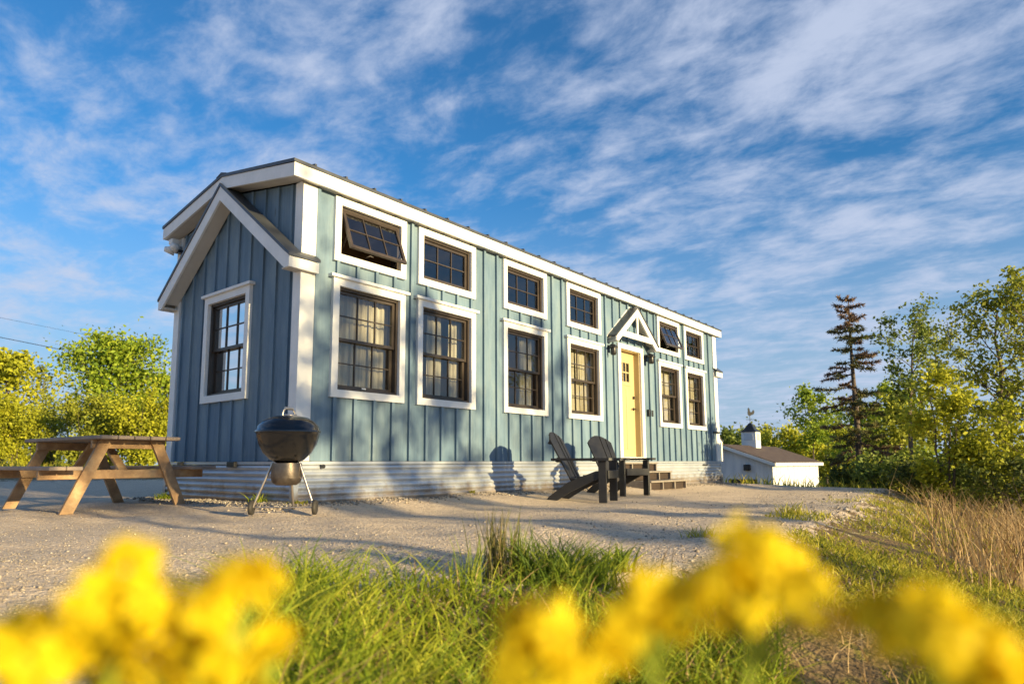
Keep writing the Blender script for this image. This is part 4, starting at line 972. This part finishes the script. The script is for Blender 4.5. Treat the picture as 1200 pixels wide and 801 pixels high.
# ------------------------------------------------------------------ overhead wires
for k, (a, lab) in enumerate((([(-260,350),(0,395),(85,412),(150,424)], 'dark power line crossing the sky at the left edge'), ([(-260,340),(0,372),(95,391),(150,402)], 'thin upper power line at the left edge'))):
    pts = [Vector(at(x_, y_, d_)) for (x_, y_), d_ in zip(a, (26,40,48,56))]
    m = MB(); m.tube(pts, .022 if k == 0 else .009, 6); tag(m.build('power_line', M['black'], None), lab, 'power line')

# ------------------------------------------------------------------ light
SUN_EL = R(10.5)
sd = Vector((.0, 1, -math.tan(SUN_EL))).normalized()     # direction the light travels
ld_ = bpy.data.lights.new('sun', 'SUN'); ld_.energy = 4.8; ld_.angle = R(.55); ld_.color = (1,.79,.42)
so = bpy.data.objects.new('sun', ld_); col.objects.link(so); so.rotation_euler = sd.to_track_quat('-Z','Y').to_euler(); so.location = (0,-30,12)
W = bpy.data.worlds.new('World'); scene.world = W; W.use_nodes = True; nt = W.node_tree; nt.nodes.clear(); L = nt.links
sky = N(nt, 'ShaderNodeTexSky', sky_type='NISHITA'); sky.sun_disc = False; sky.sun_elevation = SUN_EL; sky.sun_rotation = math.pi; sky.ozone_density = 2.2; sky.dust_density = .3; sky.air_density = 1.0
hsv = N(nt, 'ShaderNodeHueSaturation'); hsv.inputs['Saturation'].default_value = 1.0
tn = N(nt, 'ShaderNodeMix', data_type='RGBA', blend_type='MULTIPLY'); tn.inputs[0].default_value = 1; tn.inputs[7].default_value = (.30,.80,1.16,1); L.new(sky.outputs[0], tn.inputs[6]); L.new(tn.outputs[2], hsv.inputs['Color'])
tc = N(nt, 'ShaderNodeTexCoord'); sep = N(nt, 'ShaderNodeSeparateXYZ'); L.new(tc.outputs['Generated'], sep.inputs[0])
zz = N(nt, 'ShaderNodeMath', operation='MAXIMUM'); L.new(sep.outputs[2], zz.inputs[0]); zz.inputs[1].default_value = 0
za = N(nt, 'ShaderNodeMath', operation='ADD'); L.new(zz.outputs[0], za.inputs[0]); za.inputs[1].default_value = .12
dx = N(nt, 'ShaderNodeMath', operation='DIVIDE'); L.new(sep.outputs[0], dx.inputs[0]); L.new(za.outputs[0], dx.inputs[1])
dy = N(nt, 'ShaderNodeMath', operation='DIVIDE'); L.new(sep.outputs[1], dy.inputs[0]); L.new(za.outputs[0], dy.inputs[1])
cb = N(nt, 'ShaderNodeCombineXYZ'); L.new(dx.outputs[0], cb.inputs[0]); L.new(dy.outputs[0], cb.inputs[1])
def mapped(scale, rot, loc=(0,0,0)):
    m = N(nt, 'ShaderNodeMapping'); m.inputs['Scale'].default_value = scale; m.inputs['Rotation'].default_value = (0,0,rot); m.inputs['Location'].default_value = loc; L.new(cb.outputs[0], m.inputs[0]); return m.outputs[0]
n1 = noise(nt, mapped((1,.72,1), -.35, (7.7,4.2,0)), 2.6, 10, .64, .25)
n2 = noise(nt, mapped((1,.8,1), .9, (1.7,5.1,0)), .55, 5, .55, .1)
n3 = noise(nt, mapped((1,.6,1), -.2, (1.3,7.2,0)), 8.0, 8, .62, .35)
def math2(op, a, b):
    m = N(nt, 'ShaderNodeMath', operation=op)
    for i, q in enumerate((a, b)):
        if isinstance(q, (int, float)): m.inputs[i].default_value = q
        else: L.new(q, m.inputs[i])
    return m.outputs[0]
dens = math2('ADD', math2('ADD', math2('MULTIPLY', n1, .62), math2('MULTIPLY', n2, .38)), math2('MULTIPLY', n3, .40))
mr = N(nt, 'ShaderNodeMapRange'); mr.interpolation_type = 'SMOOTHSTEP'; L.new(dens, mr.inputs[0]); mr.inputs[1].default_value = .60; mr.inputs[2].default_value = .87; mr.inputs[3].default_value = .0; mr.inputs[4].default_value = .9
# pale haze band towards the horizon
hz_ = N(nt, 'ShaderNodeMapRange'); hz_.interpolation_type = 'SMOOTHSTEP'; L.new(zz.outputs[0], hz_.inputs[0]); hz_.inputs[1].default_value = .0; hz_.inputs[2].default_value = .42; hz_.inputs[3].default_value = .92; hz_.inputs[4].default_value = 0
veil = N(nt, 'ShaderNodeRGB'); veil.outputs[0].default_value = (2.3,2.95,3.9,1)
cl = N(nt, 'ShaderNodeRGB'); cl.outputs[0].default_value = (3.2,3.65,4.7,1)
mv = N(nt, 'ShaderNodeMix', data_type='RGBA'); L.new(hz_.outputs[0], mv.inputs[0]); L.new(hsv.outputs[0], mv.inputs[6]); L.new(veil.outputs[0], mv.inputs[7])
mx = N(nt, 'ShaderNodeMix', data_type='RGBA'); zf = N(nt, 'ShaderNodeMapRange'); L.new(zz.outputs[0], zf.inputs[0]); zf.inputs[1].default_value = .62; zf.inputs[2].default_value = .9; zf.inputs[3].default_value = 1; zf.inputs[4].default_value = .15  # clouds thinned high overhead, out of view, to make the skylight bluer
L.new(math2('MULTIPLY', mr.outputs[0], zf.outputs[0]), mx.inputs[0]); L.new(mv.outputs[2], mx.inputs[6]); L.new(cl.outputs[0], mx.inputs[7])
bg = N(nt, 'ShaderNodeBackground'); bg.inputs[1].default_value = .08; L.new(mx.outputs[2], bg.inputs[0]); wo = N(nt, 'ShaderNodeOutputWorld'); L.new(bg.outputs[0], wo.inputs[0])

# ------------------------------------------------------------------ camera
cd = bpy.data.cameras.new('camera'); cam = bpy.data.objects.new('camera', cd); col.objects.link(cam)
cd.sensor_width = 36; cd.sensor_fit = 'HORIZONTAL'; cd.lens = FPX/1200*36
cd.shift_x = 17.6/1200; cd.shift_y = 45.4/1200
cd.clip_start = .02; cd.clip_end = 2000
cam.matrix_world = Matrix(((RT[0],UP[0],-FW[0],CAM[0]),(RT[1],UP[1],-FW[1],CAM[1]),(RT[2],UP[2],-FW[2],CAM[2]),(0,0,0,1)))
cd.dof.use_dof = True; cd.dof.focus_distance = 6.2; cd.dof.aperture_fstop = 2.5
scene.camera = cam
vs = scene.view_settings; vs.view_transform = 'Standard'; vs.look = 'None'; vs.exposure = 1.15; vs.gamma = 1; vs.use_curve_mapping = False
scene.cycles.use_denoising = True; scene.cycles.max_bounces = 8; scene.cycles.transparent_max_bounces = 12
